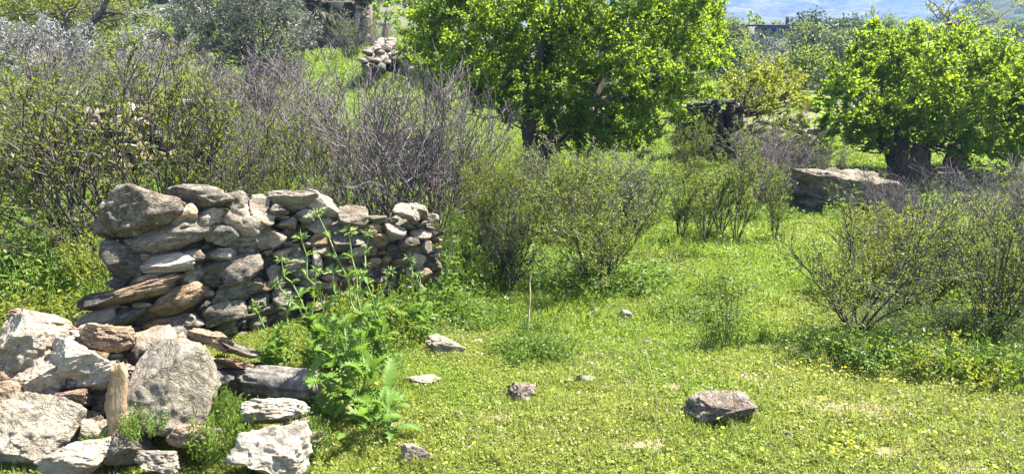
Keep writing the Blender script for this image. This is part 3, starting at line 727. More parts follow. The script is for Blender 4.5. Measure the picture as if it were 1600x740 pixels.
def shrub_proto(seed, H, Wd, stems=9, kids=7, gkids=5, lean=0.5, stem_r=0.012, leaf=None, lpt=0, tipleaf=3, wander=0.12, up=0.05, tip_only=0.5, L=0.03, W=0.012, twigm='stem', rmin=0.0022, hang=0.0, kid_len=0.5, start=0.25, flat=0.4):
    """Vase of stems from one foot: stem > twig > twiglet, leaves on the outer shoots. Returns twig mesh and leaf mesh."""
    g = Grow(seed); rr = g.r
    for s in range(stems):
        az = 2 * math.pi * (s + rr.uniform(-.4, .4)) / stems; rad = lean * rr.uniform(0.15, 1.0) ** 0.7
        tx, ty = math.cos(az) * rad * Wd / 2, math.sin(az) * rad * Wd / 2; tz = H * rr.uniform(0.7, 1.0) * (1 - 0.25 * rad * rad)
        ln = math.sqrt(tx * tx + ty * ty + tz * tz)
        pts, d = g.line((math.cos(az) * 0.05 * Wd * rr.random(), math.sin(az) * 0.05 * Wd * rr.random(), -0.03), (tx / ln * 1.15, ty / ln * 1.15, tz / ln), ln * 0.95, stem_r * rr.uniform(.6, 1.1), stem_r * 0.25, 7, wander * 0.6, up)
        for k in range(kids):
            i = rr.randint(max(1, int(start * 7)), 7); q = pts[i]
            a2 = rr.uniform(0, 6.283); sp = rr.uniform(0.35, 0.9)
            dv = (d[0] + math.cos(a2) * sp + tx / ln * .3, d[1] + math.sin(a2) * sp + ty / ln * .3, d[2] + rr.uniform(-0.25, 0.35))
            l2 = ln * kid_len * rr.uniform(0.4, 1.0) * (1.15 - 0.06 * i)
            p2, d2 = g.line(q, dv, l2, stem_r * 0.42, stem_r * 0.16, 5, wander, up)
            if lpt: g.leaves_on(p2, d2, lpt, tip_only, 0.008)
            for m_ in range(gkids):
                q2 = p2[rr.randint(1, 5)]; a3 = rr.uniform(0, 6.283); s3 = rr.uniform(0.4, 1.0)
                dv = (d2[0] + math.cos(a3) * s3, d2[1] + math.sin(a3) * s3, d2[2] + rr.uniform(-0.3, 0.5))
                p3, d3 = g.line(q2, dv, l2 * rr.uniform(0.25, 0.55), stem_r * 0.2, stem_r * 0.1, 3, wander, up)
                if tipleaf: g.leaves_on(p3, d3, tipleaf, 0.35, 0.008)
    tw = g.twig_mesh('twigs', 3, rmin)
    lf = g.leaf_mesh('leaves', L, W, 0.2, flat, hang, 0.6) if g.leaf else None
    return tw, lf

def plant(name, label, cat, loc, tw, lf, twigm, leafm, rz=0, scale=(1, 1, 1), group=None, tilt=(0, 0)):
    o = thing(name, label, cat, loc, group); o.rotation_euler = (tilt[0], tilt[1], rz); o.scale = scale
    if not tw.materials: tw.materials.append(M[twigm])
    tag(link('stems', tw, None, o), kind='stuff')
    if lf:
        if not lf.materials: lf.materials.append(M[leafm])
        tag(link('foliage', lf, None, o), kind='stuff')
    return o

def span(px0, px1, pytop, b):
    """Width and height in metres of something standing at b that spans these pixels."""
    dep = (Vector(b) - cam.location).dot(Vector((0, math.cos(PITCH), -math.sin(PITCH))))
    top = at((px0 + px1) / 2, pytop, b.y)
    return (px1 - px0) * dep / F_PX, top.z - b.z

def C(px, py, Y, rpx, tall=1.0):
    p = at(px, py, Y); return (tuple(p), rpx * (p - cam.location).length / F_PX, tall)

# ------------------------------------------------------------------ the two mulberries
b = base(838, 15.0)
T = lambda px, py, Y: tuple(at(px, py, Y))
trunk = [([tuple(b + Vector((0, 0, -.1))), T(832, 245, 15.0), T(828, 205, 15.0), T(818, 165, 15.0)], [0.23, 0.165, 0.14, 0.12]),
         ([T(838, 262, 14.95), T(862, 218, 14.9), T(898, 188, 14.8), T(922, 168, 14.7), T(935, 130, 14.8)], [0.16, 0.14, 0.125, 0.10, 0.06]),
         ([T(818, 170, 15.0), T(800, 130, 15.1), T(770, 90, 15.2)], [0.13, 0.10, 0.06]), ([T(822, 172, 15.0), T(840, 110, 15.0), T(850, 50, 15.2)], [0.12, 0.09, 0.05]),
         ([T(905, 180, 14.8), T(960, 150, 14.6), T(1010, 130, 14.6)], [0.10, 0.08, 0.05]), ([T(925, 160, 14.7), T(960, 90, 15), T(990, 50, 15.2)], [0.09, 0.07, 0.04])]
cl = []
rr = random.Random(5)
outline = [(668,60,46),(672,110,38),(700,20,55),(690,140,30),(725,90,55),(740,150,34),(760,30,60),(770,120,50),(800,70,55),(790,175,30),(820,10,60),(840,100,55),(860,165,34),(872,50,60),(900,110,50),(905,205,36),(920,10,62),(930,150,42),
 (945,70,58),(960,195,40),(990,110,50),(990,30,62),(1005,160,40),(1030,75,52),(1045,15,55),(1050,130,40),(1080,60,46),(1085,105,38),(1100,20,44),(1112,85,28),(1060,180,26),(1015,205,26),(985,225,24),(880,215,26),(940,225,26),(650,85,26),(1118,55,24),(1095,140,20),
 (720,-30,60),(800,-50,65),(880,-60,65),(960,-50,65),(1040,-40,55),(1090,-15,40),(660,30,30),(850,185,26),(880,170,30),(835,140,30),(915,180,26),(800,165,26),(760,160,26),(960,215,22),(1000,190,26),(1040,150,28),(870,225,22),(905,232,20)]
for x, y, rp in [(830,175,30),(862,190,30),(895,200,28),(930,195,30),(805,150,34),(770,150,30),(965,180,30),(1000,200,24),(850,150,34),(910,160,34),(870,222,20),(940,222,22),(985,150,36),(1020,165,30),(1050,110,36),(950,110,40),(990,90,40),(740,110,40),(700,80,36)]:
    cl.append(C(x, y, 13.6 + rr.uniform(-.3, .3), rp * .85))
for x, y, rp in outline:
    cl.append(C(x, y, 15.0 + rr.uniform(-1.3, 0.6), rp * 0.82))
    cl.append(C(x + rr.uniform(-14, 14), y + rr.uniform(-10, 10), 15.6 + rr.uniform(0, 1.6), rp * 0.85))
clump_tree('mulberry_tree', 'widest bright green tree, its dark trunk leaning apart in two, middle of the picture', 'tree', b, trunk, cl, 'mulberry', 0.058, 0.044, per=25, lpt=29, up=0.25, seed=21, hexa=False, twig_r=0.007)

b = base(1420, 17.0)
trunk = [([tuple(b + Vector((0, 0, -.15))), T(1420, 278, 17), T(1412, 255, 17), T(1398, 238, 17)], [0.40, 0.36, 0.32, 0.22]),
         ([T(1425, 285, 17), T(1432, 255, 16.9), T(1440, 225, 16.9)], [0.34, 0.26, 0.16]), ([T(1400, 242, 17), T(1378, 222, 16.9), T(1362, 195, 16.8)], [0.20, 0.15, 0.10]),
         ([T(1405, 242, 17), T(1408, 210, 17.1), T(1410, 180, 17.2)], [0.2, 0.16, 0.1]), ([T(1437, 232, 16.9), T(1470, 205, 16.9), T(1500, 180, 16.9)], [0.15, 0.11, 0.07])]
cl = []
o2 = [(1310,110,22),(1335,75,26),(1360,50,26),(1300,150,24),(1330,140,34),(1365,105,38),(1350,180,36),(1318,195,26),(1395,70,36),(1400,130,42),(1395,190,40),(1430,60,30),(1440,105,44),(1440,165,46),(1450,215,30),(1475,70,32),(1485,125,46),(1490,185,46),
 (1510,60,30),(1525,110,44),(1535,165,46),(1530,215,36),(1560,90,34),(1570,145,44),(1580,200,44),(1600,110,36),(1615,165,44),(1625,210,40),(1380,230,20),(1330,220,18),(1420,235,18),(1500,240,20),(1560,245,22),(1600,245,24),(1650,150,44),(1640,100,34),(1283,165,14),(1290,190,14),(1360,30,10),(1435,38,12),(1508,40,12)]
for x, y, rp in [(1370,200,26),(1400,198,26),(1440,196,28),(1475,205,24),(1345,195,26),(1510,215,24),(1400,175,30),(1440,175,30),(1545,228,24),(1330,225,14),(1360,222,16)]:
    cl.append(C(x, y, 15.9 + rr.uniform(-.2, .3), rp * .9))
for x, y, rp in o2:
    y = y + 14 * (1 - sstep(60, 180, y))
    cl.append(C(x, y, 17.0 + rr.uniform(-1.4, 0.3), rp * 0.84, 1.2)); cl.append(C(x + rr.uniform(-8, 8), y + rr.uniform(-4, 8), 17.6 + rr.uniform(0, 1.3), rp * 0.82, 1.2))
ot = clump_tree('mulberry_tree', 'bushy pollarded green tree with a thick stump trunk on the right, over the big boulder', 'tree', b, trunk, cl, 'mulberry', 0.070, 0.052, per=21, lpt=26, up=0.45, seed=22, twig_r=0.008)
for px, Y, y0, y1, rd in ((1446, 17.3, 272, 235, .12), (1490, 17.2, 285, 225, .24), (1500, 17.5, 280, 230, .14)):
    bb = base(px, Y)
    link('trunk', limb_mesh('trunk', [([np.array(bb) - np.array(b) + (0, 0, -.1), np.array(T(px, (y0 + y1) / 2, Y)) - np.array(b), np.array(T(px + 4, y1, Y)) - np.array(b)], [rd, rd * .85, rd * .7])]), M['bark'], ot)

# ------------------------------------------------------------------ trees beyond
def round_tree(name, label, Y, blobs, trunk_px, leafm, L, W, seed, per=12, lpt=12, barkm='bark', tr=0.14, up=0.2, tall=1.0, hang=0.1, group=None, twig_r=0.006, rmin=0.004, cat='tree'):
    px0, pyt = trunk_px; b = base(px0, Y); rr = random.Random(seed)
    trunk = [([tuple(b + Vector((0, 0, -.2))), tuple(b.lerp(at(px0 + rr.uniform(-6, 6), pyt, Y), 0.55)), tuple(at(px0, pyt, Y))], [tr * 1.3, tr, tr * 0.6])]
    cl = []
    for x, y, rp in blobs:
        cl.append(C(x, y, Y + rr.uniform(-.03, .03) * Y, rp * 0.85, tall)); cl.append(C(x + rr.uniform(-.3, .3) * rp, y + rr.uniform(-.2, .2) * rp, Y * 1.04 + rr.uniform(0, .04) * Y, rp * 0.8, tall))
    return clump_tree(name, label, cat, b, trunk, cl, leafm, L, W, per=per, lpt=lpt, up=up, hang=hang, barkm=barkm, seed=seed, twig_r=twig_r, rmin=rmin, group=group)

round_tree('tree', 'sparse yellow green tree on dark twisting stems in front of the pale rocks', 19.5, [(1150,120,26),(1185,115,28),(1215,130,28),(1235,155,24),(1200,160,28),(1165,150,24),(1245,120,18),(1130,155,18),(1225,185,18),(1175,100,16),(1190,140,30),(1140,135,20),(1205,110,24),(1250,145,22),(1180,175,22)], (1158, 175), 'young', 0.075, 0.05, 31, per=17, lpt=13, tr=0.10)
round_tree('olive_tree', 'largest silvery grey tree standing left of the ruined hut', 21.0, [(345,40,44),(395,20,50),(440,45,46),(475,70,34),(380,75,44),(420,100,40),(300,30,40),(330,90,36),(460,110,34),(480,40,28),(400,-20,50),(340,-20,45),(270,60,30),(450,0,36)], (395, 100), 'olive', 0.10, 0.03, 32, per=15, lpt=18, hang=0.15, tr=0.2)
round_tree('olive_tree', 'pale silver leaved bushy tree in the upper left corner', 20.0, [(20,75,36),(60,55,34),(100,80,32),(30,110,30),(70,100,34),(-20,90,40),(130,60,22),(120,105,26),(0,50,26)], (50, 110), 'silver', 0.09, 0.026, 33, per=15, lpt=18, hang=0.0, tr=0.15)
round_tree('olive_tree', 'thin silver grey tree between the two bigger silvery trees at upper left', 22.0, [(190,75,26),(215,60,26),(235,80,26),(200,105,26),(240,110,28),(260,85,24),(175,110,20)], (210, 110), 'silver', 0.08, 0.022, 34, per=11, lpt=14, tr=0.1)
round_tree('tree', 'yellow green tree with a bare dark upright trunk at the upper left edge', 30, [(60,5,40),(120,0,40),(180,10,36),(100,30,30),(150,40,28),(30,20,34),(-20,10,40),(200,-20,40),(60,-40,50),(140,-40,50),(70,50,24)], (102, 20), 'young', 0.11, 0.07, 35, per=7, lpt=9, tr=0.16)
o = thing('bare_tree', 'leaning bare dark tree with forked limbs at the upper left', 'tree', base(125, 26))
bb = np.array(o.location); TT = lambda px, py: np.array(at(px, py, 26)) - bb
g = Grow(36)
for q in ((160, 10), (185, 20), (200, 25), (205, 12), (170, -10), (180, 45), (130, -5)):
    pts = g.curve(TT(150, 32), TT(*q), 0.035, 0.01, 6, 0.2)
    for _ in range(9): g.line(pts[g.r.randint(2, 6)], (g.r.gauss(0, 1), g.r.gauss(0, 1), g.r.gauss(0.2, .6)), 0.7, 0.009, 0.004, 4, 0.25)
link('trunk', limb_mesh('trunk', [([np.array((0, 0, -.2)), TT(133, 45), TT(150, 30), TT(162, 14), TT(172, -6)], [0.16, 0.12, 0.10, 0.07, .03]), ([TT(152, 28), TT(170, 18), TT(198, 24)], [0.07, 0.05, 0.02])]), M['bark'], o)
tag(link('branches', g.twig_mesh('branches', 3, .004), M['bark'], o), kind='stuff')

round_tree('tree', 'rounded bright green tree right behind the ruined hut', 44, [(598,14,20),(612,30,15),(590,34,14),(606,-8,22),(580,8,14),(617,8,14)], (600, 40), 'mulberry', 0.16, 0.12, 37, per=3, lpt=9, tr=.15)
round_tree('tree', 'dark green tree on the slope above the rounded bright green tree', 58, [(655,10,22),(672,30,18),(650,-10,24),(680,0,22)], (660, 40), 'darkgreen', 0.18, 0.1, 38, per=2.2, lpt=9, tr=.15)
round_tree('pine_tree', 'small dark conifer against the blue mountain', 70, [(1127,16,9),(1127,28,10),(1126,40,9),(1129,8,6)], (1127, 45), 'pine', 0.2, 0.05, 39, per=4, lpt=12, tr=.12, rmin=.01)
round_tree('tree', 'round mid green tree behind the flat roofed house', 110, [(1175,30,14),(1188,35,12),(1165,40,10),(1180,42,12),(1192,44,8)], (1178, 50), 'mulberry', 0.3, 0.22, 40, per=1.1, lpt=8, tr=.2, rmin=.012)
round_tree('tree', 'yellow green tree right of the chimney of the flat roofed house', 118, [(1220,38,10),(1240,40,10),(1256,44,9),(1210,42,8)], (1238, 48), 'young', 0.3, 0.2, 41, per=1.1, lpt=8, tr=.2, rmin=.012)
round_tree('tree', 'grey green tree peeping out left above the right hand pollarded tree', 60, [(1345,30,13),(1360,26,12),(1352,44,13),(1338,42,9)], (1350, 55), 'bushgreen', 0.16, 0.08, 42, per=3, lpt=10, tr=.15, rmin=.008)
round_tree('olive_tree', 'dark grey olive tree right of the white hut', 62, [(1275,68,15),(1290,62,15),(1305,74,15),(1262,82,12),(1285,86,16),(1310,90,13),(1272,98,10)], (1285, 95), 'olive', 0.2, 0.06, 43, per=4, lpt=14, tr=.2, rmin=.008)
round_tree('olive_tree', 'grey tree in front of the flat roofed house', 60, [(1165,72,14),(1180,68,14),(1198,72,14),(1212,76,12),(1188,84,14),(1158,84,10),(1205,88,10),(1170,92,10)], (1188, 95), 'olive', 0.2, 0.06, 44, per=4, lpt=14, tr=.2, rmin=.008)
round_tree('tree', 'bushy grey green tree left of the flat roofed house, next to the widest tree', 52, [(1128,62,12),(1138,78,10),(1130,46,10),(1142,55,9),(1125,90,12),(1140,100,12)], (1130, 90), 'bushgreen', 0.16, 0.08, 45, per=4, lpt=12, tr=.15, rmin=.008)
round_tree('tree', 'thin airy tree rising above the right hand pollarded tree into the top edge', 26, [(1450,20,20),(1480,10,22),(1465,40,16),(1510,20,20),(1540,10,22),(1495,40,14),(1560,25,16),(1450,-15,24),(1500,-20,26),(1550,-20,24),(1585,5,18)], (1490, 40), 'young', 0.08, 0.05, 46, per=3.2, lpt=6, tr=.09, rmin=.006)
for i, (px, py, Y, rp, mt, lab) in enumerate([(1215,112,40,16,'young','low yellow green bush below the grey tree in front of the house'),(1150,110,42,14,'mulberry','green bush right beside the widest tree crown, below the grey olive'),(1255,104,50,10,'young','pale green bush on the terrace above the dark retaining wall'),
   (1290,118,44,10,'mulberry','leafy bush at the right end of the dark retaining wall'),(1105,150,26,14,'mulberry','green bush against the dark masonry hut'),(1265,165,24,14,'young','small yellow green bush left under the right hand tree'),(1280,200,21,16,'mulberry','leafy bush at the left foot of the right hand tree')]):
    round_tree('bush', lab, Y, [(px - rp * .6, py, rp * .8), (px + rp * .6, py + 2, rp * .8), (px, py - rp * .5, rp * .8)], (px, py + rp * .4), mt, 0.0045 * Y, 0.003 * Y, 60 + i, per=10 * (20 / Y) ** 1.6, lpt=9, tr=.03, rmin=.004, cat='bush')
# trees and scrub that dot the far slopes, each one on its own
rr = random.Random(77)
g = Grow(78)
for _ in range(26):
    v = sph(rr); pts, d = g.line((v[0] * .25, v[1] * .25, 0.3 + abs(v[2]) * .3), (v[0], v[1], abs(v[2]) + .1), 0.6, .02, .01, 3, .2)
    g.leaves_on(pts, d, 70, 0.1, 0.11)
cm = g.leaf_mesh('crown', 0.085, 0.06, .2, .4, .1, .4); cm.materials.append(M['bushgreen'])
cm2 = cm.copy(); cm2.materials.clear(); cm2.materials.append(M['darkgreen'])
tm = tube_np(np.array([(0, 0, -.3), (0.02, 0, .2), (0, 0.02, .6)]), [.06, .05, .03], 6)
tmm = mesh_np('trunk', tm[0], [tm[1], tm[2]], True); tmm.materials.append(M['bark'])
n = 0
for _ in range(900):
    Y = rr.choice([rr.uniform(26, 60), rr.uniform(30, 75), rr.uniform(60, 150), rr.uniform(150, 420), rr.uniform(250, 700)])
    px = (rr.uniform(1105, 1340) if Y < 110 else rr.uniform(1105, 1640)) if Y > 110 or rr.random() < .45 else rr.choice([rr.uniform(-60, 470), rr.uniform(600, 720)])
    q = base(px, Y); dq = q - cam.location; py = CY - F_PX * (math.sin(PITCH) * dq.y + math.cos(PITCH) * dq.z) / (math.cos(PITCH) * dq.y - math.sin(PITCH) * dq.z)
    if py < -40 or py > 150 or (1150 < px < 1250 and Y < 135) or (455 < px < 720 and Y < 75) or (px < 720 and Y < 33): continue
    dark = rr.random() < .4
    t_ = thing('hillside_tree', 'small scrubby tree dotted on the far slopes', 'tree', q, 'scrubby trees dotted over the far slopes', rr.uniform(0, 6))
    s = rr.uniform(1.6, 4.2) * (0.5 if Y < 60 else 0.8 if Y < 110 else 1 if Y < 150 else 1.3); t_.scale = (s, s, s * rr.uniform(.7, 1.1))
    link('crown', cm2 if dark else cm, None, t_); link('trunk', tmm, None, t_)
    n += 1
    if n >= 295: break
# ------------------------------------------------------------------ buildings and old walls
def bxm(name, lo, hi, jit=0.0, seed=0):
    lo, hi = np.array(lo, float), np.array(hi, float)
    V = np.array([[(lo, hi)[i][0], (lo, hi)[j][1], (lo, hi)[k][2]] for i in (0, 1) for j in (0, 1) for k in (0, 1)])
    V += np.random.default_rng(seed).normal(0, jit, V.shape) if jit else 0
    return mesh_np(name, V, [np.array([[0, 1, 3, 2], [4, 6, 7, 5], [0, 4, 5, 1], [2, 3, 7, 6], [0, 2, 6, 4], [1, 5, 7, 3]])])
def box(name, lo, hi, m, parent, jit=0.0, seed=0): return link(name, bxm(name, lo, hi, jit, seed), M[m], parent)

# flat roofed house far right
Y = 96.0; hb = at(1199, 86, Y); sc = (hb - cam.location).length / F_PX
h = thing('flat_roofed_house', 'flat roofed grey concrete house with a chimney, far off below the blue mountain', 'house', hb)
X = lambda px: (px - 1199) * sc
Zp = lambda py: (86 - py) * sc
cols = [1158, 1188, 1196, 1202, 1209, 1215, 1222, 1227, 1241]
for i in range(8):      # front wall: piers with openings between
    if i % 2 == 0: box('wall', (X(cols[i]), 0, -1), (X(cols[i + 1]), 0.4, Zp(46)), 'concrete', h)
    else:
        box('wall', (X(cols[i]), 0.02, -1), (X(cols[i + 1]), 0.4, Zp(62)), 'concrete', h); box('lintel', (X(cols[i]), 0.02, Zp(48)), (X(cols[i + 1]), 0.4, Zp(46)), 'concrete', h)
        wf = box('window', (X(cols[i]), 0.3, Zp(62)), (X(cols[i + 1]), 0.36, Zp(48)), 'dark_open', h)
        box('mullion', (X((cols[i] + cols[i + 1]) / 2) - .04, 0.22, Zp(62)), (X((cols[i] + cols[i + 1]) / 2) + .04, 0.29, Zp(48)), 'bark', wf)
box('wall', (X(1158), 0.4, -1), (X(1158) + .4, 6, Zp(46)), 'concrete', h); box('wall', (X(1241) - .4, 0.4, -1), (X(1241), 6, Zp(46)), 'concrete', h); box('wall', (X(1158), 6, -1), (X(1241), 6.4, Zp(46)), 'concrete', h)
box('roof', (X(1156), -.35, Zp(46)), (X(1243), 6.7, Zp(43.6)), 'dark_open', h)
box('chimney', (X(1227.5), 1.0, Zp(43.6)), (X(1231), 1.5, Zp(32)), 'bark', h)
hb = at(1247, 82, 84.0); sc = (hb - cam.location).length / F_PX
h = thing('whitewashed_hut', 'small whitewashed hut right of the flat roofed house', 'hut', hb)
box('wall', (-9 * sc, 0, -1), (9 * sc, 4, 15 * sc), 'render_white', h); box('roof', (-10 * sc, -.2, 15 * sc), (13 * sc, 4.3, 17 * sc), 'roofslab', h)
dw = box('doorway', (0 * sc, -.05, 0), (6 * sc, 0.05, 9 * sc), 'dark_open', h)
# stretch of dark retaining wall and field wall at the right
def stone_run(name, label, cat, pts, hts, size, mats, seed, rows_jit=0.25, depth=0.4, sub=2, core='earth', batter=0.0, both=False):
    """A wall or heap of laid stones along pts (ground points) of the given heights; each stone is a part."""
    rr = np.random.default_rng(seed); o = thing(name, label, cat, pts[0]); n0 = 0
    for a, b_, ha, hb_ in zip(pts[:-1], pts[1:], hts[:-1], hts[1:]):
        a, b_ = Vector(a), Vector(b_); L_ = (b_ - a).length; d = (b_ - a).normalized(); yaw = math.atan2(d.y, d.x); nrm = Vector((d.y, -d.x, 0))
        if nrm.y > 0: nrm = -nrm
        s = 0.0; 
        z = size * 0.2
        row = 0
        while z < max(ha, hb_):
            s = -rr.uniform(0, size * .5)
            while s < L_:
                w_ = size * rr.uniform(0.7, 1.5); t = min(max((s + w_ / 2) / L_, 0), 1); hh = ha * (1 - t) + hb_ * t
                if z < hh + rr.uniform(-.1, .1) * size:
                    p = a.lerp(b_, t) + nrm * (depth * 0.5 - batter * z + rr.normal(0, .12) * size * rows_jit * 3); p.z += z
                    stone('stone', p - o.location, (w_ * 1.05, size * rr.uniform(.8, 1.2), size * rr.uniform(.5, .72)), (rr.normal(0, rows_jit * .5), rr.normal(0, rows_jit * .6), yaw + rr.normal(0, rows_jit)), rr.choice(mats), seed * 50 + n0, o, sub, cuts=7, rough=.09); n0 += 1
                    if both: stone('stone', p - nrm * (depth + size * .55) - o.location, (w_ * 1.05, size * rr.uniform(.8, 1.2), size * rr.uniform(.5, .72)), (rr.normal(0, .1), rr.normal(0, .2), yaw + rr.normal(0, .3)), rr.choice(mats), seed * 50 + n0, o, sub, cuts=7, rough=.09); n0 += 1
                s += w_ * 0.98
            z += size * 0.55; row += 1
        Vc = []
        for q, hh in ((a, ha), (b_, hb_)):
            for sx_, zz in ((.2, -.4), (.15, max(.05, hh - size * .9)), (-.45, max(.05, hh - size * .9)), (-.6, -.4)):
                v = q + nrm * (depth * sx_) - Vector(o.location); Vc.append((v.x, v.y, v.z + zz))
        F4 = np.array([[0, 4, 5, 1], [1, 5, 6, 2], [2, 6, 7, 3], [3, 7, 4, 0], [0, 1, 2, 3], [7, 6, 5, 4]])
        tag(link('rubble_fill', mesh_np('rubble_fill', np.array(Vc), [F4]), M[core], o), kind='stuff')
    return o
def gp(px, Y): return base(px, Y)
stone_run('retaining_wall', 'dark stone retaining wall far off left above the pollarded tree', 'wall', [at(1245, 124, 48), at(1312, 121, 46)], [0.75, 0.7], 0.42, ['dark', 'dark', 'grey'], 21)
# old masonry hut in shade behind the shrub row
hut = stone_run('ruined_masonry_hut', 'dark roofless masonry hut in deep shade right of the widest tree', 'hut', [at(1062, 226, 20.5), at(1124, 222, 19.6), at(1150, 214, 22.5)], [1.05, 1.0, .8], 0.24, ['shaded_stone'], 22, .03, .35)
for i, (px, py, w_, mt, lab) in enumerate([(1058,232,14,'white','pale slab at the left end of the row below the dark hut'),(1074,234,13,'pale','second pale slab below the dark hut'),(1092,231,16,'white','whitest stone below the middle of the dark hut'),(1108,228,11,'pale','pale stone below the right corner of the dark hut'),
        (1132,186,13,'white','white upright stone right of the dark hut'),(1066,166,18,'pale','pale coping stone lying on top of the dark hut'),(1275,205,26,'pale','broad pale slab left under the pollarded tree'),(1262,245,20,'pale','fallen pale stick shaped stone by the dark hedge')]):
    p = at(px, py, 19.0 if py > 200 else 20.0); s = (p - cam.location).length / F_PX
    tag(stone('rock', p, (w_ * s, w_ * s * .7, w_ * s * (.45 if i != 4 else 1.1)), (.1, .1, i), mt, 1500 + i, None, 3, cuts=9), lab, 'rock')
oc = thing('rock_bank', 'bank of pale broken rocks on the slope between the dark hut and the pollarded tree', 'rock bank', gp(1190, 21))
rr = np.random.default_rng(5)
for k in range(44):
    px, py = rr.uniform(1120, 1262), rr.uniform(176, 236); Y = 21.5 - (py - 176) / 60 * 2.2 + rr.uniform(-.2, .2)
    p = at(px, py, Y); w_ = rr.uniform(.2, .5)
    stone('stone', p - oc.location, (w_, w_ * .8, w_ * rr.uniform(.35, .6)), (rr.uniform(-.3, .3), rr.uniform(-.3, .3), rr.uniform(0, 3)), rr.choice(['pale', 'grey', 'grey', 'dark', 'tan']), 1600 + k, oc, 2, cuts=8)
# bank under those rocks
bv = []
for i, px in enumerate(np.linspace(1105, 1280, 12)):
    for j, (py, Y) in enumerate(((245, 19.0), (236, 19.4), (205, 20.6), (176, 21.7), (172, 24.0))):
        p = at(px, py + rr.uniform(-2, 2), Y); z = p.z - .08 if j else p.z - .5
        bv.append((p.x - oc.location.x, p.y - oc.location.y, z - oc.location.z))
bf = [(i * 5 + j, (i + 1) * 5 + j, (i + 1) * 5 + j + 1, i * 5 + j + 1) for i in range(11) for j in range(4)]
tag(link('earth_bank', mesh_np('earth_bank', np.array(bv), [np.array(bf)], True), M['bank'], oc), kind='stuff')

# rubble wall at the left behind the shrubs, and the low field wall in the gap below the ruined hut
stone_run('rubble_wall', 'tumbled pinkish grey rubble wall behind the leafing shrubs at the left', 'wall', [gp(-60, 11.2), gp(60, 11.6), gp(170, 12.4), gp(300, 13.6)], [0.95, 1.0, 1.2, 1.2], 0.27, ['mottle', 'pale', 'grey', 'tan', 'mottle'], 24, .3, .5, 3)
stone_run('field_wall', 'low broken field wall of grey stones climbing toward the ruined hut', 'wall', [at(575, 108, 24), at(598, 92, 27), at(601, 78, 31)], [0.35, 0.5, 0.4], 0.30, ['grey', 'grey', 'dark', 'pale'], 25, .35, .2, both=True)
stone_run('field_wall', 'short low stone wall branching right toward the widest tree', 'wall', [at(604, 92, 27.5), at(640, 101, 26.5), at(685, 112, 25)], [0.35, 0.28, 0.2], 0.28, ['grey', 'grey', 'pale'], 26, .35, .2, both=True)
tag(stone('rock', at(655, 110, 22), (.8, .6, .35), (0, 0, .3), 'pale', 1702, None, 3), 'pale boulder below the short low stone wall, at the edge of the widest tree', 'rock')
# ruined stone hut, top left of the middle
hb = at(525, 76, 37.5); sc = (hb - cam.location).length / F_PX
h = thing('ruined_hut', 'ruined reddish stone hut with a pale roof slab at the top edge of the picture', 'hut', hb)
X = lambda px: (px - 525) * sc
Zp = lambda py: (76 - py) * sc
rr = np.random.default_rng(9); k = 0
def masonry(x0, x1, z0, z1, y0, mats):
    global k
    z = z0
    while z < z1:
        x = x0
        while x < x1 - .02:
            w_ = min(rr.uniform(.22, .5), x1 - x)
            if w_ < .1: break
            stone('stone', (x + w_ / 2, y0 + rr.uniform(-.03, .05), z + .11), (w_ * 1.02, .42, rr.uniform(.19, .25)), (0, 0, rr.normal(0, .06)), rr.choice(mats), 1800 + k, h, 2, cuts=6, rough=.06, blocky=5); k += 1
            x += w_
        z += .2
masonry(X(478), X(508), Zp(42), Zp(3), 0, ['mottle', 'mottle', 'orange', 'dark'])
masonry(X(556), X(577), Zp(60), Zp(7), 0.1, ['mottle', 'mottle', 'dark'])
masonry(X(508), X(556), Zp(74), Zp(44), 0.5, ['mottle', 'dark', 'tan'])
box('wall', (X(478), .15, -.6), (X(577), .9, Zp(8)), 'earth', h); box('doorway', (X(513), .05, Zp(44)), (X(552), .13, Zp(10)), 'dark_open', h)
box('door_post', (X(557), -.3, Zp(46)), (X(563.5), -.12, Zp(25)), 'pale', h, .01, 3); box('door_post', (X(508), -.3, Zp(40)), (X(513), -.12, Zp(24)), 'tan', h, .01, 4)
box('roof_slab', (X(474), -.8, Zp(2)), (X(521), 1.6, Zp(-.6)), 'tan', h, .03, 5); box('roof_slab', (X(508), -.95, Zp(6.5)), (X(524), -.3, Zp(4.5)), 'pale', h, .02, 6); box('roof_slab', (X(545), -.3, Zp(6.4)), (X(581), 1.4, Zp(3)), 'mottle', h, .03, 7)

# ------------------------------------------------------------------ shrubs
PR = {}
for i in range(3):
    PR['leafing', i] = shrub_proto(200 + i, 1.8, 1.8, 9, 8, 5, .85, .018, True, 3, 4, .17, .05, .45, .05, .022, 'stem', .0038)
    PR['dry', i] = shrub_proto(210 + i, 1.8, 1.8, 17, 9, 7, .85, .015, None, 0, 0, .17, .06, twigm='twig', rmin=.0034, kid_len=.55, start=.2)
    PR['sprig', i] = shrub_proto(220 + i, 1.8, 1.8, 16, 9, 6, .85, .015, None, 0, 3, .17, .06, twigm='twig', rmin=.0034, kid_len=.5, start=.2, L=.042, W=.018)
    PR['bush', i] = shrub_proto(230 + i, 1.8, 1.8, 13, 9, 6, .9, .014, True, 9, 10, .20, .04, .25, .046, .021, 'stem', .003, kid_len=.6, start=.12)
    PR['vase', i] = shrub_proto(240 + i, 1.8, 1.8, 11, 8, 6, .95, .019, True, 7, 8, .16, .05, .35, .040, .018, 'stem', .004, kid_len=.55, start=.3)
for i in range(3):
    PR['upright', i] = shrub_proto(250 + i, 1.8, 1.0, 9, 7, 5, .75, .013, True, 6, 8, .16, .08, .35, .042, .019, 'stem', .0032, kid_len=.35, start=.4)
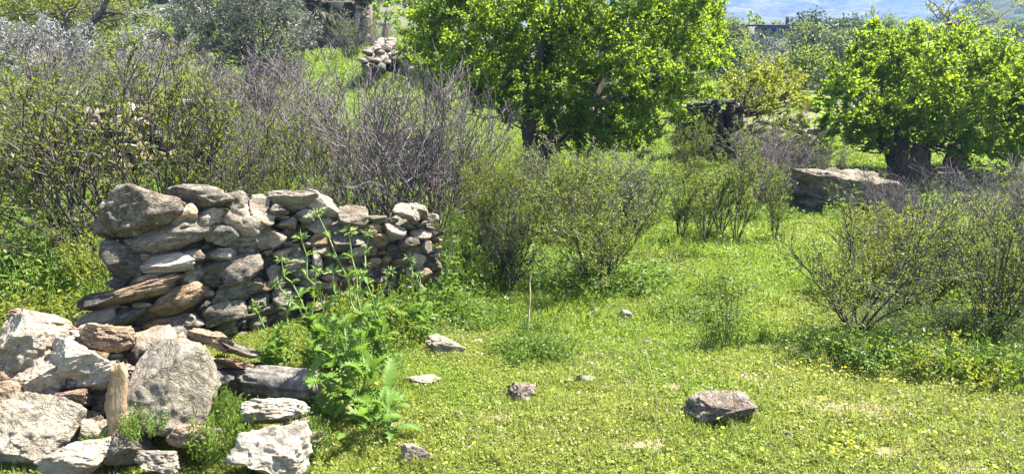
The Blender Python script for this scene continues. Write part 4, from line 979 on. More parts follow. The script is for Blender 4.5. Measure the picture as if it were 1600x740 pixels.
MT = {'upright': ('stem', 'bushgreen'), 'leafing': ('stem', 'left'), 'dry': ('twig', 'young'), 'sprig': ('twig', 'bushgreen'), 'bush': ('stem', 'bushgreen'), 'vase': ('stem', 'bushgreen')}
cnt = {}
def shrub(kind, px, Y, px0, px1, top, label, tilt=(0, 0), leafm=None, dz=0.0, group=None, twigm=None):
    b = base(px, Y); b.z += dz
    Wd, Ht = span(px0, px1, top, b); i = cnt.get(kind, 0); cnt[kind] = i + 1
    tw, lf = PR[kind, i % 3]; tm, lm = MT[kind]
    if leafm and leafm != lm and lf:
        key = (kind, i % 3, leafm)
        if key not in PR: c_ = lf.copy(); c_.materials.clear(); c_.materials.append(M[leafm]); PR[key] = c_
        lf = PR[key]; lm = leafm
    s = Wd / (1.0 if kind == 'upright' else 1.8); x_off = ((px0 + px1) / 2 - px) * Wd / max(1, px1 - px0)
    name = {'leafing': 'leafing_shrub', 'dry': 'dry_shrub', 'sprig': 'dry_shrub', 'bush': 'green_shrub', 'vase': 'vase_shrub', 'upright': 'twig_shrub'}[kind]
    ty = math.atan2(x_off, Ht * 0.7) if abs(x_off) > .05 else 0
    return plant(name, label, 'shrub', b, tw, lf, tm, lm, i * 2.1 + px, (s, s, Ht / 1.8), group, (tilt[0], tilt[1] + ty))
S = shrub
# left: leafing shrubs with dark stems behind the wall
S('leafing', 195, 7.6, -60, 300, 95, 'shrub fanning dark stems out to the left from behind the biggest wall top stone')
S('leafing', 120, 8.4, -80, 230, 90, 'leafing shrub in front of the rubble wall, left of the fanning dark stems')
S('leafing', 272, 8.2, 150, 400, 80, 'leafing shrub rising straight behind the second top stone of the wall')
S('leafing', 330, 8.8, 220, 450, 95, 'leafing shrub with yellow green tips above the left third of the wall')
S('leafing', 430, 8.4, 365, 530, 165, 'low leafing shrub with green tips left of the big bare purplish shrub')
S('leafing', 500, 9.2, 430, 580, 190, 'small half green shrub pressed against the left flank of the big bare shrub')
S('leafing', -20, 8.6, -150, 120, 150, 'leafing shrub cut by the left edge of the picture')
S('leafing', 50, 10.2, -60, 170, 80, 'tall leafing shrub behind the one cut by the left edge')
S('vase', 45, 7.0, -40, 160, 345, 'low tangled shrub on the weedy ground left of the wall end', leafm='bushgreen')
S('bush', 15, 7.4, -60, 80, 395, 'olive brown low bush at the left edge above the tumbled wall')
# centre left: bare grey shrubs
S('dry', 605, 8.9, 470, 745, 108, 'big bare purplish grey shrub behind the far half of the wall')
S('dry', 680, 9.3, 580, 800, 128, 'bare grey shrub overlapping the right side of the biggest bare shrub', twigm='twig')
S('dry', 545, 10.6, 430, 660, 112, 'bare grey shrub behind the left side of the biggest bare shrub')
S('dry', 730, 11.0, 650, 810, 150, 'bare shrub in the shade under the left side of the widest tree')
S('dry', 470, 13.0, 370, 570, 100, 'bare pale grey shrub below the largest silvery tree')
S('dry', 300, 14.0, 190, 410, 92, 'bare grey shrub behind the leafing shrubs, below the gap between silvery trees')
S('sprig', 180, 13.4, 70, 290, 95, 'bare grey brown shrub above the rubble wall')
S('sprig', 50, 14.0, -60, 160, 100, 'bare grey shrub below the silvery tree of the upper left corner')
S('dry', 400, 16.5, 320, 490, 78, 'bare grey thicket at the foot of the largest silvery tree')
S('dry', 240, 17.5, 150, 340, 70, 'bare grey thicket at the foot of the thin silvery tree')
S('dry', 120, 18.0, 30, 220, 62, 'bare silvery thicket right of the upper left silvery tree')
S('sprig', 425, 11.5, 350, 510, 165, 'grey shrub behind the low leafing shrub with green tips')
S('sprig', 335, 12.0, 255, 420, 150, 'grey brown shrub behind the leafing shrub with yellow green tips')
S('dry', 380, 10.2, 320, 450, 190, 'low bare grey shrub close behind the middle of the wall')
S('sprig', 546, 33.0, 502, 600, 12, 'dark grey brown shrub grown up in front of the ruined hut')
S('dry', 600, 35.0, 570, 640, 40, 'pale bare shrub right of the ruined hut above the field wall')
S('dry', 655, 25.0, 625, 690, 62, 'small grey shrub on the slope between field wall and widest tree')
# centre: green shrubs in front of the widest tree
S('bush', 775, 8.5, 712, 850, 240, 'green shrub right of the far end of the wall, dark at its foot', leafm='bushgreen')
S('bush', 797, 7.9, 738, 855, 305, 'dark leafy low shrub left in front of the broad small leaved shrub', leafm='darkgreen')
S('bush', 935, 7.9, 845, 1035, 262, 'broad small leaved shrub in the middle of the meadow edge')
S('sprig', 838, 12.4, 775, 905, 232, 'grey green shrub hiding the foot of the trunk of the widest tree')
S('bush', 870, 10.4, 820, 930, 245, 'grey green shrub below the trunk of the widest tree')
S('sprig', 900, 10.8, 820, 1000, 225, 'grey twiggy shrub in the shade under the widest tree')
S('sprig', 985, 11.5, 900, 1060, 232, 'bare grey shrub left below the dark masonry hut')
S('bush', 745, 10.0, 690, 800, 232, 'bright leafed shrub at the right edge of the bare purplish shrub', leafm='young')
S('bush', 715, 8.0, 675, 755, 330, 'bright green bush right against the far end of the wall', leafm='weed')
# row of upright twig shrubs on the meadow's far side
for px, a0, a1, tp, lab in ((1062, 1028, 1098, 238, 'leftmost upright twig shrub of the row at the far side of the meadow'), (1100, 1066, 1148, 236, 'second upright twig shrub of the row, leaning right'), (1150, 1105, 1200, 222, 'tallest and densest twig shrub of the row with thin dark stems'),
                            (1210, 1186, 1242, 250, 'narrow twig shrub at the right end of the row beside the big boulder')):
    S('upright', px, 10.6, a0, a1, tp, lab, leafm='bushgreen')
S('upright', 1125, 11.2, 1080, 1175, 228, 'twiggy shrub behind the tallest twig shrub of the row')
S('sprig', 1170, 17.5, 1110, 1250, 190, 'grey green scrub in front of the pale rocks')
S('bush', 1085, 17.0, 1045, 1115, 185, 'loose green scrub in front of the left half of the dark masonry hut')
S('bush', 1240, 18.0, 1190, 1300, 185, 'green scrub at the right end of the pale rocks')
S('dry', 1205, 13.5, 1130, 1285, 205, 'bare grey shrub below the pale rocks')
S('sprig', 1285, 15.5, 1235, 1345, 225, 'dark grey brown hedge like shrub behind the big boulder')
S('dry', 1240, 15.0, 1200, 1290, 232, 'low bare grey shrub left of the dark hedge like shrub')
# right: grey bare shrubs and green ones at the meadow edge
S('dry', 1440, 10.2, 1370, 1515, 268, 'bare pale grey shrub in front of the pollarded tree trunk')
S('dry', 1540, 10.6, 1460, 1630, 262, 'bare grey shrub at the right, below the low crown of the pollarded tree')
S('dry', 1385, 9.2, 1330, 1450, 290, 'low bare shrub in front of the right end of the big boulder')
S('dry', 1615, 9.0, 1540, 1720, 255, 'bare grey shrub cut by the right edge of the picture')
S('vase', 1335, 6.45, 1250, 1475, 318, 'vase shaped shrub with dark bare stems at the meadow edge on the right')
S('bush', 1360, 7.6, 1290, 1440, 330, 'light green shrub behind the vase shaped shrub', leafm='young')
S('vase', 1440, 7.2, 1370, 1530, 350, 'open shrub right behind the vase shaped shrub')
S('leafing', 1545, 6.2, 1445, 1650, 310, 'tall dark stemmed shrub with leafy shoots near the right edge', leafm='bushgreen')
S('leafing', 1625, 6.5, 1540, 1740, 270, 'shrub of slanting dark stems cut by the right edge', leafm='bushgreen')
S('sprig', 1490, 7.9, 1410, 1580, 335, 'tangle of grey twigs between the vase shaped shrub and the right edge')
S('bush', 1575, 6.8, 1490, 1665, 330, 'tall green leafy shrub among the slanting dark stems at the right edge')
S('bush', 1500, 6.4, 1440, 1570, 480, 'low leafy shrub with bright leaves at the foot of the tall dark stemmed shrub', leafm='weed')
S('bush', 1590, 5.9, 1530, 1660, 490, 'low dark leafy shrub at the right edge of the near meadow', leafm='weed')
S('bush', 1400, 6.5, 1330, 1470, 490, 'dark green low growth at the foot of the vase shaped shrub', leafm='weed')

# ------------------------------------------------------------------ thistles and weeds
def thistle_leaf(seed, L=0.3, W=0.13, lobes=7, droop=1.0):
    rr = random.Random(seed); V = []; F = []
    n = lobes * 2 + 1
    def mid(t): 
        a = 0.75 - 1.35 * droop * t
        return t * L * (1 - 0.12 * t * droop), (math.sin(0.75) * t - 0.55 * droop * t * t) * L
    for i in range(n + 1):
        t = i / n; x, z = mid(t); env = math.sin(math.pi * min(1, 0.12 + t * 0.88)) ** 0.7 * W * 0.5
        out = env * (1.0 if i % 2 else 0.38) * rr.uniform(.85, 1.15) if i < n else 0.001
        sh = 0.05 * L * (1 if i % 2 else 0)
        up = out * 0.35
        V += [(x, 0, z - 0.004), (x + sh, out, z + up + rr.uniform(-.006, .006)), (x + sh, -out, z + up + rr.uniform(-.006, .006))]
    for i in range(n):
        a, b_ = 3 * i, 3 * i + 3
        F += [(a, b_, b_ + 1, a + 1), (a, a + 2, b_ + 2, b_)]
    k = len(V); T3 = []
    for i in range(1, n, 2):   # spiny tips on the lobes
        for s in (1, 2):
            p = V[3 * i + s]; q0 = V[3 * i - 3 + s]; q1 = V[3 * i + 3 + s]
            V.append((p[0] + .04 * L, p[1] * 1.35, p[2] + .01)); V.append((p[0] + .07 * L, p[1] * 1.05, p[2] + .012))
            T3 += [(3 * i + s, len(V) - 2, len(V) - 1)]
    me = mesh_np('leaf', np.array(V), [np.array(F), np.array(T3)])
    me.materials.append(M['thistle']); return me
TL = [thistle_leaf(i, 0.3, 0.14, 6 + i % 3, [1.0, 0.6, 1.25, 0.85, 1.1][i]) for i in range(5)]
def flower_head(seed):
    g = Grow(seed); 
    for _ in range(46):
        v = sph(g.r); m = math.sqrt(sum(c * c for c in v)) or 1; v = [c / m for c in v]; v[2] = abs(v[2]) * .9 - .25
        g.leaf.append((v[0] * .012, v[1] * .012, v[2] * .012 + .005, *v))
    me = g.leaf_mesh('flower_head', .05, .012, .1, 0, 0, 1.0); me.materials.append(M['greenstem']); return me
FH = [flower_head(i) for i in range(3)]
gt = Grow(9)
for _ in range(30):
    v = sph(gt.r); gt.leaf.append((v[0] * .008, v[1] * .008, .02, v[0] * .5, v[1] * .5, 1))
FL = gt.leaf_mesh('florets', .035, .006, .1, 0, 0, 1.0); FL.materials.append(M['purple'])
def thistle(px, py, Y, label, nleaf, spread, heads, seed, size=1.0):
    rr = random.Random(seed); p = at(px, py, Y); p.z = h1(p.x, p.y)
    o = thing('thistle', label, 'thistle', p); g = Grow(seed)
    for i in range(nleaf):
        a = i * 2.4 + rr.uniform(-.3, .3); t = i / nleaf
        s = size * rr.uniform(.62, 1.0) * (1 - .3 * t)
        lf = link('leaf', TL[rr.randrange(5)], None, o, (rr.gauss(0, .02 + spread * .5), rr.gauss(0, .02 + spread * .4), .02 + t * .26 * size + rr.uniform(0, .04)), (rr.uniform(-.35, .35), -t * .45 + rr.uniform(-.3, .3), a))
        lf.scale = (s, s * rr.uniform(.85, 1.25), s)
    for hx, hy, dY, pur in heads:
        q = at(hx, hy, Y + dY); e = np.array(q - p)
        s0 = np.array((rr.gauss(0, .05), rr.gauss(0, .04), .05))
        pts = g.curve(s0, e, .0075, .004, 9, .08, .12)
        q_ = None; fh = link('flower_head', FH[rr.randrange(3)], None, o, pts[-1], (rr.uniform(-.4, .4), rr.uniform(-.4, .4), rr.uniform(0, 6)))
        if pur: link('florets', FL, None, fh).scale = (.6, .6, .7)
        for k in range(3, 9):
            for _ in range(3 if k < 7 else 2):
                lf = link('leaf', TL[rr.randrange(5)], None, o, pts[k], (rr.uniform(-.3, .3), rr.uniform(-.7, 0), rr.uniform(0, 6.28)))
                s = size * rr.uniform(.3, .65) * (1.15 - k * .08); lf.scale = (s, s, s)
    if g.seg: tag(link('stems', g.twig_mesh('stems', 5), M['greenstem'], o), kind='stuff')
    return o
thistle(556, 640, 4.6, 'biggest spiny leaved thistle with a spreading rosette right of the log', 34, .16, [(470,372,.2,0),(497,336,.3,0),(545,362,.3,1),(520,425,.2,0)], 1, 1.05)
thistle(508, 560, 5.25, 'tall thistle growing right above the end of the log', 22, .10, [(440,408,.1,0),(432,444,.1,0),(495,425,.2,0)], 2, .95)
thistle(430, 560, 5.05, 'leafy thistle behind the log at the foot of the wall', 18, .12, [(400,480,.1,0),(452,470,.1,0)], 3, .9)
thistle(585, 560, 5.3, 'tall thin thistle between the biggest thistle and the far end of the wall', 16, .10, [(577,366,.4,0),(565,430,.2,0),(610,425,.3,0),(556,470,.1,0)], 4, .85)
thistle(590, 690, 4.3, 'low thistle rosette nearest the camera, right of the white boulder', 20, .12, [], 5, .75)
thistle(650, 490, 6.0, 'thistle against the rubble at the far end of the wall', 14, .1, [(640,405,.2,0),(655,430,.2,0)], 6, .8)
thistle(700, 470, 6.6, 'dark green thistle right of the far end of the wall', 14, .1, [(712,375,.2,0),(700,400,.1,0)], 7, .85)

def weed_proto(seed, n, H, R, L, W, stem='greenstem'):
    g = Grow(seed)
    for _ in range(n):
        a, q = g.r.uniform(0, 6.28), g.r.random() ** .5 * R
        pts, d = g.line((math.cos(a) * q, math.sin(a) * q, -.01), (math.cos(a) * .5 * q / R, math.sin(a) * .5 * q / R, 1), H * g.r.uniform(.5, 1.1), .003, .0015, 4, .2)
        g.leaves_on(pts, d, 20, .05, .014)
    t = g.twig_mesh('stems', 3); l = g.leaf_mesh('foliage', L, W, .25, .5, .1, .3, True); t.materials.append(M[stem]); return t, l
WP = [weed_proto(300 + i, 60, .22, .2, .028, .014) for i in range(3)]
def weed(px, py, wpx, hpx, label, leafm='weed', rz=0, Y=None):
    p = ground(px, py) if Y is None else at(px, py, Y); s = (p - cam.location).length / F_PX
    i = int(px) % 3; t, l = WP[i]; key = ('w', i, leafm)
    if key not in PR: c_ = l.copy(); c_.materials.clear(); c_.materials.append(M[leafm]); PR[key] = c_
    k = wpx * s / .44; kz = hpx * s / .22
    return plant('weed', label, 'weed', p, t, PR[key], 'greenstem', leafm, px, (k, k, kz))
for a in [(815,560,70,40,'dark low weed tuft left of the whitish half hidden stone'),(868,565,60,40,'dark low weed tuft right of the whitish half hidden stone'),(840,530,60,40,'weed tuft behind the whitish half hidden stone'),
    (1130,540,60,50,'dark weed tuft at the foot of the tall grey headed weed'),(1130,465,60,40,'dark leafy weed on the bright part of the meadow'),(1060,500,80,26,'flat dark weed patch left of the tall grey headed weed'),(1070,405,40,24,'weed tuft at the far side of the meadow below the twig shrubs'),
    (930,455,150,50,'leafy herbs at the foot of the broad small leaved shrub'),(800,432,90,40,'leafy herbs at the foot of the dark leafy low shrub'),(1195,540,24,34,'small upright green weed right of the tall grey headed weed'),
    (1320,565,110,50,'green herbs round the foot of the vase shaped shrub'),(1400,575,120,50,'green herbs right of the vase shaped shrub'),(1490,590,110,50,'green herbs under the tall dark stemmed shrub','young'),(1570,600,100,60,'dark herbs at the right edge of the near meadow'),
    (640,500,80,70,'weeds at the foot of the rubble at the far end of the wall'),(560,520,90,80,'yellow green weeds under the middle of the wall','young'),(610,540,80,50,'bright low weeds right of the biggest thistle','young'),(700,500,70,50,'leafy weeds right of the far end of the wall'),(730,460,70,80,'tall green weeds below the green shrub','weed'),
    (670,440,50,70,'weeds half covering the end of the wall','weed'),(760,455,60,60,'green weeds left of the dark leafy low shrub')]:
    weed(*a)
for px, py, w_, h_, lab, Y, lm in [(345,705,80,70,'frilly weeds spilling between the biggest boulder and the white boulder',4.0,'weed'),(375,665,60,50,'frilly green weeds in front of the log',4.4,'weed'),(225,672,60,40,'weeds at the foot of the wooden slab',4.0,'weed'),(150,695,40,20,'weeds in the gap between the lower left boulders',3.95,'weed'),
        (130,510,150,50,'yellow green weeds behind the tumbled wall',6.0,'young'),(40,500,120,50,'yellow green weeds at the left edge behind the tumbled wall',6.0,'young'),(215,470,70,60,'weeds behind the wall end',6.2,'weed'),(60,440,150,60,'green weeds under the low tangled shrub',6.8,'weed'),(160,430,80,60,'bright weeds left of the wall end',6.6,'young'),(480,700,70,50,'weeds in front of the narrow tan stone by the white boulder',4.05,'weed'),(345,640,36,40,'small weeds growing up the right flank of the biggest boulder',4.3,'weed')]:
    weed(px, py, w_, h_, lab, lm, 0, Y)

# tall weeds with nodding grey heads, dry stalks
def tall_weed(px, py, tops, label, mat='greenstem', heads=True, seed=0, r0=.005):
    p = ground(px, py); o = thing('tall_weed', label, 'weed', p); g = Grow(seed)
    for tx, ty in tops:
        q = at(tx, ty, p.y + g.r.uniform(-.05, .05)); pts = g.curve((g.r.gauss(0, .02), g.r.gauss(0, .02), -.02), np.array(q - p), r0, r0 * .5, 8, .05, .08)
        if heads:
            for k in range(3, 9):
                for _ in range(4 if k > 6 else 2):
                    p2, d2 = g.line(pts[k], (g.r.gauss(0, 1), g.r.gauss(0, 1), .4), .10, .002, .001, 3, .2, 0, .4); g.leaves_on(p2, d2, 6, .2, .01)
    tag(link('stems', g.twig_mesh('stems', 4), M[mat], o), kind='stuff')
    if g.leaf: tag(link('foliage', g.leaf_mesh('foliage', .035, .016, .2, .3, .2, .4), M['bushgreen'], o), kind='stuff')
tall_weed(1132, 545, [(1118,432),(1130,425),(1145,440),(1155,455),(1108,452)], 'tall thin weed with nodding grey green heads on the bright meadow', seed=1, r0=.006)
tall_weed(823, 528, [(829,430)], 'straight dry brown stalk standing in the meadow above the low weed tufts', 'straw', False, 2, .010)
tall_weed(1020, 738, [(1008,545)], 'very thin dry stalk in the middle of the near grass', 'straw', False, 3, .003)
tall_weed(1062, 410, [(1050,385),(1075,388)], 'small weed with two heads at the far side of the meadow', seed=4)
tall_weed(1255, 480, [(1252,440)], 'thin dry stalk left of the vase shaped shrub', 'straw', False, 5, .003)

# ------------------------------------------------------------------ ground cover (instances of the object's own tufts)
def scatter(name, tufts, pts, rot, scl, var, mat):
    """One object: its mesh holds the tufts and the points; a geometry-node modifier sets a tuft on every point."""
    Vs, Fs, pv, o = [], [], [], 0
    for i, (V, F) in enumerate(tufts):
        Vs.append(V); Fs.append(F + o); pv += [i] * len(V); o += len(V)
    nt_ = o; Vs.append(pts); V = np.concatenate(Vs); F = np.concatenate(Fs)
    me = bpy.data.meshes.new(name)
    me.vertices.add(len(V)); me.vertices.foreach_set('co', V.astype(np.float32).ravel())
    me.loops.add(F.size); me.loops.foreach_set('vertex_index', F.astype(np.int32).ravel())
    me.polygons.add(len(F)); me.polygons.foreach_set('loop_start', np.arange(0, F.size, 3, dtype=np.int32)); me.polygons.foreach_set('loop_total', np.full(len(F), 3, np.int32))
    me.update(calc_edges=True)
    a = me.attributes.new('pv', 'INT', 'POINT'); a.data.foreach_set('value', np.concatenate([np.array(pv), 100 + var]).astype(np.int32))
    a = me.attributes.new('rt', 'FLOAT_VECTOR', 'POINT'); a.data.foreach_set('vector', np.concatenate([np.zeros((nt_, 3)), rot]).astype(np.float32).ravel())
    a = me.attributes.new('sc', 'FLOAT', 'POINT'); a.data.foreach_set('value', np.concatenate([np.ones(nt_), scl]).astype(np.float32))
    me.materials.append(M[mat])
    ng = bpy.data.node_groups.new(name, 'GeometryNodeTree')
    ng.interface.new_socket('Geometry', in_out='INPUT', socket_type='NodeSocketGeometry'); ng.interface.new_socket('Geometry', in_out='OUTPUT', socket_type='NodeSocketGeometry')
    gi, go = ng.nodes.new('NodeGroupInput'), ng.nodes.new('NodeGroupOutput'); jn = ng.nodes.new('GeometryNodeJoinGeometry'); lk = ng.links.new
    def named(n, t):
        x = ng.nodes.new('GeometryNodeInputNamedAttribute'); x.data_type = t; x.inputs['Name'].default_value = n
        return next(s for s in x.outputs if s.enabled and s.name == 'Attribute')
    def pick(v):
        c_ = ng.nodes.new('FunctionNodeCompare'); c_.data_type = 'INT'; c_.operation = 'EQUAL'
        ins = [s for s in c_.inputs if s.enabled]; lk(named('pv', 'INT'), ins[0]); ins[1].default_value = v
        sg = ng.nodes.new('GeometryNodeSeparateGeometry'); sg.domain = 'POINT'; lk(gi.outputs[0], sg.inputs[0]); lk(c_.outputs[0], sg.inputs['Selection']); return sg.outputs[0]
    for i in range(len(tufts)):
        ip = ng.nodes.new('GeometryNodeInstanceOnPoints'); lk(pick(100 + i), ip.inputs['Points']); lk(pick(i), ip.inputs['Instance'])
        lk(named('rt', 'FLOAT_VECTOR'), ip.inputs['Rotation']); lk(named('sc', 'FLOAT'), ip.inputs['Scale']); lk(ip.outputs[0], jn.inputs[0])
    lk(jn.outputs[0], go.inputs[0])
    ob = link(name, me); md = ob.modifiers.new('scatter', 'NODES'); md.node_group = ng
    return tag(ob, kind='stuff')

nr = np.random.default_rng(99)
def tri(me):
    me.calc_loop_triangles(); V = np.zeros(len(me.vertices) * 3); me.vertices.foreach_get('co', V); F = np.zeros(len(me.loop_triangles) * 3, int); me.loop_triangles.foreach_get('vertices', F)
    out_ = (V.reshape(-1, 3), F.reshape(-1, 3)); bpy.data.meshes.remove(me); return out_
def clover(seed, n=16, R=.045, H=.03, L=.017, W=.013, flat=.75):
    q = np.random.default_rng(seed); a = q.uniform(0, 6.28, n); rd = R * q.random(n) ** .5
    LF = np.stack([np.cos(a) * rd, np.sin(a) * rd, H * q.uniform(.15, 1, n), q.normal(size=n), q.normal(size=n), .3 * q.random(n)], 1)
    return tri(leaf_np('t', LF, L, W, q, .15, flat, 0, .9))
def blades(seed, n=14, R=.035, H=.07, W=.0035):
    q = np.random.default_rng(seed); V = []; F = []
    for i in range(n):
        a, rd = q.uniform(0, 6.28), R * q.random() ** .5; x, y = math.cos(a) * rd, math.sin(a) * rd; h = H * q.uniform(.4, 1.1); b_ = q.uniform(0, 6.28); ln = h * q.uniform(.1, .7)
        dx, dy = math.cos(b_), math.sin(b_); sx, sy = -dy * W * .5, dx * W * .5; o = len(V)
        V += [(x - sx, y - sy, -.005), (x + sx, y + sy, -.005), (x - sx + dx * ln * .35, y - sy + dy * ln * .35, h * .6), (x + sx + dx * ln * .35, y + sy + dy * ln * .35, h * .6), (x + dx * ln, y + dy * ln, h)]
        F += [(o, o + 1, o + 3), (o, o + 3, o + 2), (o + 2, o + 3, o + 4)]
    return np.array(V), np.array(F)
def in_wall(x, y):
    t = (x - WA.x) * wdir.x + (y - WA.y) * wdir.y; n_ = (x - WA.x) * wnor.x + (y - WA.y) * wnor.y
    return (t > .1) & (t < L * .98) & (n_ < .0) & (n_ > -.6)
def spread(dens, x0, x1, y0, y1):
    n = int(dens * (x1 - x0) * (y1 - y0)); x = nr.uniform(x0, x1, n); y = nr.uniform(y0, y1, n)
    k = (np.abs(x) < 0.68 * y + 1.2) & ~in_wall(x, y); return x[k], y[k]
def field(bands, keep_bare=0.6, patch=None):
    xs, ys, ss = [], [], []
    for dens, x0, x1, y0, y1, s in bands:
        x, y = spread(dens, x0, x1, y0, y1)
        if patch is not None:
            f = fbm(np.stack([x * patch[0], y * patch[0], 0 * x], 1), patch[1], 3); k = f + nr.normal(0, .25, len(x)) > patch[2]; x, y = x[k], y[k]
        b_ = np.where(y < 9, bare_mask(x, y), 0); k = nr.random(len(x)) > b_ * keep_bare; x, y = x[k], y[k]
        xs.append(x); ys.append(y); ss.append(np.full(len(x), s) * nr.uniform(.65, 1.35, len(x)))
    x, y, s = map(np.concatenate, (xs, ys, ss)); z = terrain(x, y)
    rot = np.stack([nr.normal(0, .12, len(x)), nr.normal(0, .12, len(x)), nr.uniform(0, 6.28, len(x))], 1)
    return np.stack([x, y, z], 1), rot, s
p_, r_, s_ = field([(620, -4, 6, 2.8, 6.2, 1.0), (330, -6, 7.5, 6.2, 9.5, 1.25), (150, -9, 10, 9.5, 14, 1.8), (60, -15, 15, 14, 24, 2.8), (16, -26, 10, 24, 45, 5.5)])
scatter('meadow_herbs', [clover(i, 16) for i in range(5)], p_, r_, s_, nr.integers(0, 5, len(p_)), 'grass')
p_, r_, s_ = field([(420, -4, 6, 2.8, 6.2, .8), (240, -6, 7.5, 6.2, 9.5, 1.0), (110, -9, 10, 9.5, 14, 1.5), (45, -15, 15, 14, 24, 2.4), (12, -26, 10, 24, 45, 5)])
scatter('meadow_grass', [blades(i + 20) for i in range(5)], p_, r_, s_, nr.integers(0, 5, len(p_)), 'blade')
p_, r_, s_ = field([(170, -3, 6, 2.8, 6.2, .9), (50, -5, 7.5, 6.2, 9.5, 1.1)], 0.2, (1.1, 44, .15))
scatter('dry_grass', [blades(i + 40, 10, .04, .06, .003) for i in range(3)], p_, r_, s_, nr.integers(0, 3, len(p_)), 'drygrass')
p_, r_, s_ = field([(22, -4, 6, 2.8, 6.2, .7), (20, -6, 7.5, 6.2, 9.5, .8), (12, -9, 10, 9.5, 14, 1.2)], 0.8, (0.6, 77, .3))
xs, ys = [], []
for px, py, w_, h_, *_ in ROCKS:
    if w_ < 16: continue
    for _ in range(int(w_ * .35)):
        g_ = ground(px + nr.uniform(-.6, .6) * w_, min(738, py + h_ * nr.uniform(.35, .75))); xs.append(g_.x); ys.append(g_.y)
xs, ys = np.array(xs), np.array(ys); p_ = np.concatenate([p_, np.stack([xs, ys, terrain(xs, ys)], 1)]); r_ = np.concatenate([r_, nr.normal(0, .15, (len(xs), 3)) * [1, 1, 20]]); s_ = np.concatenate([s_, nr.uniform(.3, .6, len(xs))])
scatter('tall_grass', [blades(i + 80, 18, .05, .16, .005) for i in range(4)], p_, r_, s_, nr.integers(0, 4, len(p_)), 'blade')
# rank herbs round the shrubs, below the wall and behind it
xs, ys, ss = [], [], []
for px, py, w_, h_, n, s in [(600,505,140,60,190,1.0),(700,460,120,90,240,1.0),(800,425,180,50,260,1.0),(940,445,200,40,240,1.0),(1330,550,160,40,80,.7),(1440,570,180,30,80,.7),(1560,585,160,34,90,.8),(860,330,300,60,300,1.5),(1120,345,240,20,200,1.2),(740,500,140,60,120,.7),(560,560,120,60,120,.8),(1330,330,200,20,150,1.4),(1500,420,240,120,400,1.1),(840,555,100,24,70,.7),(1000,300,200,50,200,1.6),(1060,490,90,14,50,.7),(1130,505,60,30,50,.7)]:
    for _ in range(n):
        g_ = ground(px + nr.normal(0, w_ * .3), py + nr.normal(0, h_ * .3))
        xs.append(g_.x); ys.append(g_.y); ss.append(s * nr.uniform(.6, 1.4))
x, y = spread(26, -9, -1.2, 6.4, 13); k = (x < -1.2 - .12 * (y - 6)); xs += list(x[k]); ys += list(y[k]); ss += list(nr.uniform(.8, 1.6, k.sum()))
x, y, s_ = np.array(xs), np.array(ys), np.array(ss); k = ~in_wall(x, y); x, y, s_ = x[k], y[k], s_[k]
rot = np.stack([nr.normal(0, .15, len(x)), nr.normal(0, .15, len(x)), nr.uniform(0, 6.28, len(x))], 1)
scatter('undergrowth', [clover(i + 60, 46, .11, .15, .034, .017, .4) for i in range(4)], np.stack([x, y, terrain(x, y)], 1), rot, s_, nr.integers(0, 4, len(x)), 'weed')

# ------------------------------------------------------------------ flowers
def flower_mesh(r, petals, cup, mat, seed=0):
    V = [(0, 0, 0)]; F = []
    for i in range(petals):
        a = 2 * math.pi * i / petals; d = math.pi / petals * .9
        V += [(math.cos(a - d) * r * .7, math.sin(a - d) * r * .7, cup * .7), (math.cos(a) * r, math.sin(a) * r, cup), (math.cos(a + d) * r * .7, math.sin(a + d) * r * .7, cup * .7)]
        o = 1 + 3 * i; F += [(0, o, o + 1), (0, o + 1, o + 2)]
    return np.array(V), np.array(F)
Vf, Ff = flower_mesh(.014, 9, .004, 'yellow'); fme = mesh_np('flower_head', Vf, [Ff]); fme.materials.append(M['yellow'])
stm = tube_np(np.array([(0, 0, -.09), (.004, 0, -.05), (0, 0, 0)]), [.0012, .001, .001], 4); sme = mesh_np('stem', stm[0], [stm[1], stm[2]]); sme.materials.append(M['greenstem'])
fr = random.Random(3)
fl = [(1100,648),(1107,655),(1142,647),(1150,659),(1120,664),(1177,650),(1128,673),(1125,688),(1130,718),(1050,722),(1112,690),(1000,690),(985,735),(1325,690),(1318,684),(1303,700),(1285,705),(1310,705),(1320,710),(1300,712),(1335,700),(1345,713),(1550,738),(1470,738),(1512,713),(1458,686),(1410,668),(1380,600),(1376,595),(1190,715),(700,735),(740,700),(860,700),(905,680),(960,665),(590,600),(602,540),(598,520),(640,575),(1065,650),(1235,650),(1490,650),(1420,640),(1560,610)]
for px, py in fl:
    p = ground(px + fr.uniform(-2, 2), py + 12); o = thing('yellow_flower', 'small yellow daisy like flower standing in the near grass', 'flower', (p.x, p.y, p.z + fr.uniform(.05, .10)), 'yellow flowers dotted over the near grass', fr.uniform(0, 6))
    o.rotation_euler = (fr.uniform(-.4, .5), fr.uniform(-.4, .4), fr.uniform(0, 6)); s = fr.uniform(.65, 1.1); o.scale = (s, s, s)
    link('flower_head', fme, None, o); link('stem', sme, None, o)
xs, ys = [], []
for px, py, w_, h_, n in [(1280,585,150,16,60),(1350,600,200,26,24),(1500,620,160,40,14),(1320,700,60,30,8),(1100,640,300,80,8),(600,540,60,40,10),(1450,700,260,50,12)]:
    for _ in range(n): g_ = ground(px + nr.normal(0, w_ * .4), min(738, py + nr.normal(0, h_ * .4))); xs.append(g_.x); ys.append(g_.y)
x, y = np.array(xs), np.array(ys); rot = np.stack([nr.normal(0, .3, len(x)), nr.normal(0, .3, len(x)), nr.uniform(0, 6, len(x))], 1)
scatter('yellow_flowers', [flower_mesh(.010, 8, .003, 0)], np.stack([x, y, terrain(x, y) + nr.uniform(.03, .07, len(x))], 1), rot, nr.uniform(.6, 1.3, len(x)), np.zeros(len(x), int), 'yellow')
xs, ys = [], []
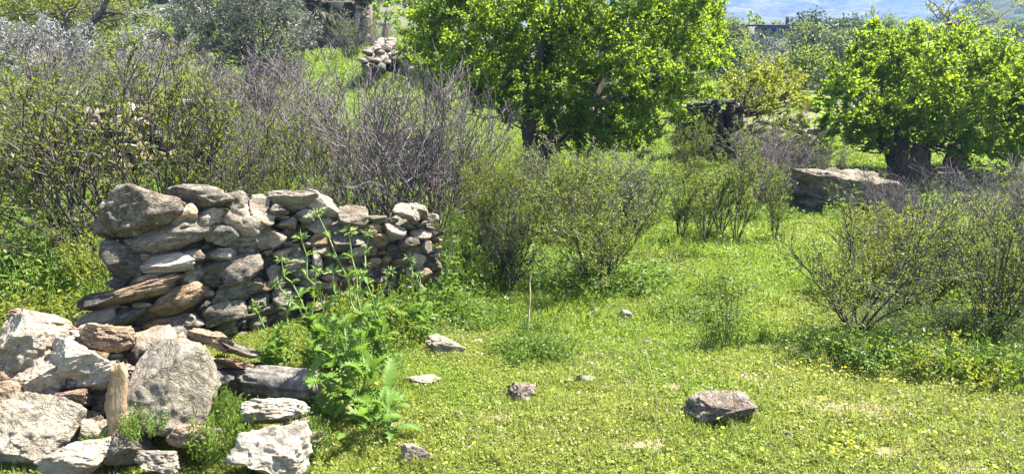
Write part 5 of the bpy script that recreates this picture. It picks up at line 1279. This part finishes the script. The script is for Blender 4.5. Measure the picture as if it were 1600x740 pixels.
for px, py, w_, h_, n in [(1250,620,500,60,24),(1000,680,500,80,14),(1450,690,300,60,26),(1190,590,60,20,20),(760,650,200,80,8)]:
    for _ in range(n): g_ = ground(px + nr.normal(0, w_ * .4), min(738, py + nr.normal(0, h_ * .4))); xs.append(g_.x); ys.append(g_.y)
x, y = np.array(xs), np.array(ys); rot = np.stack([nr.normal(0, .3, len(x)), nr.normal(0, .3, len(x)), nr.uniform(0, 6, len(x))], 1)
scatter('white_flowers', [flower_mesh(.007, 6, .002, 0)], np.stack([x, y, terrain(x, y) + nr.uniform(.02, .05, len(x))], 1), rot, nr.uniform(.6, 1.4, len(x)), np.zeros(len(x), int), 'whitepetal')

# low scrub that covers the far slopes as one mass
def scrubball(seed, n=90):
    q = np.random.default_rng(seed); v = q.normal(size=(n, 3)); v /= np.linalg.norm(v, axis=1, keepdims=True); v[:, 2] = np.abs(v[:, 2]); rad = q.uniform(.5, 1, (n, 1))
    return tri(leaf_np('t', np.concatenate([v * rad * [1, 1, .8], v], 1), .32, .22, q, .2, .3, 0, .5))
xs, ys, ss = [], [], []
q = np.random.default_rng(41)
for y0, y1, n, s in ((26, 45, 420, .5), (40, 80, 560, .8), (80, 160, 500, 1.3), (160, 420, 1300, 2.0), (380, 800, 1100, 3.2)):
    y = q.uniform(y0, y1, n); x = y * q.uniform(-.72, .72, n); 
    k = ~((x / y > -.26) & (x / y < -.06) & (y < 60)); xs += list(x[k]); ys += list(y[k]); ss += list(s * q.uniform(.5, 1.3, k.sum()))
x, y, s_ = np.array(xs), np.array(ys), np.array(ss); rot = np.stack([0 * x, 0 * x, q.uniform(0, 6.28, len(x))], 1)
half = q.random(len(x)) < .5
for nm, mt, k in (('scrub', 'darkgreen', half), ('grey_scrub', 'olive', ~half)):
    scatter(nm, [scrubball(i + 5) for i in range(4)], np.stack([x, y, terrain(x, y)], 1)[k], rot[k], s_[k], q.integers(0, 4, int(k.sum())), mt)

# ------------------------------------------------------------------ the air: thin haze that turns the far slopes blue
m, nt, out = newmat('pale_air'); pv = N(nt, 'ShaderNodeVolumePrincipled')
pv.inputs['Color'].default_value = (0.15, 0.29, 0.66, 1); pv.inputs['Density'].default_value = HAZE; pv.inputs['Anisotropy'].default_value = 0.3
nt.links.new(pv.outputs[0], out.inputs['Volume'])
lo_, hi_ = Vg.min(0), Vg.max(0)
hz = link('haze', bxm('haze', (lo_[0] - 20, lo_[1] - 20, lo_[2] - 1), (hi_[0] + 20, hi_[1] + 20, max(hi_[2], 20) + 2)), m)
tag(hz, kind='stuff')
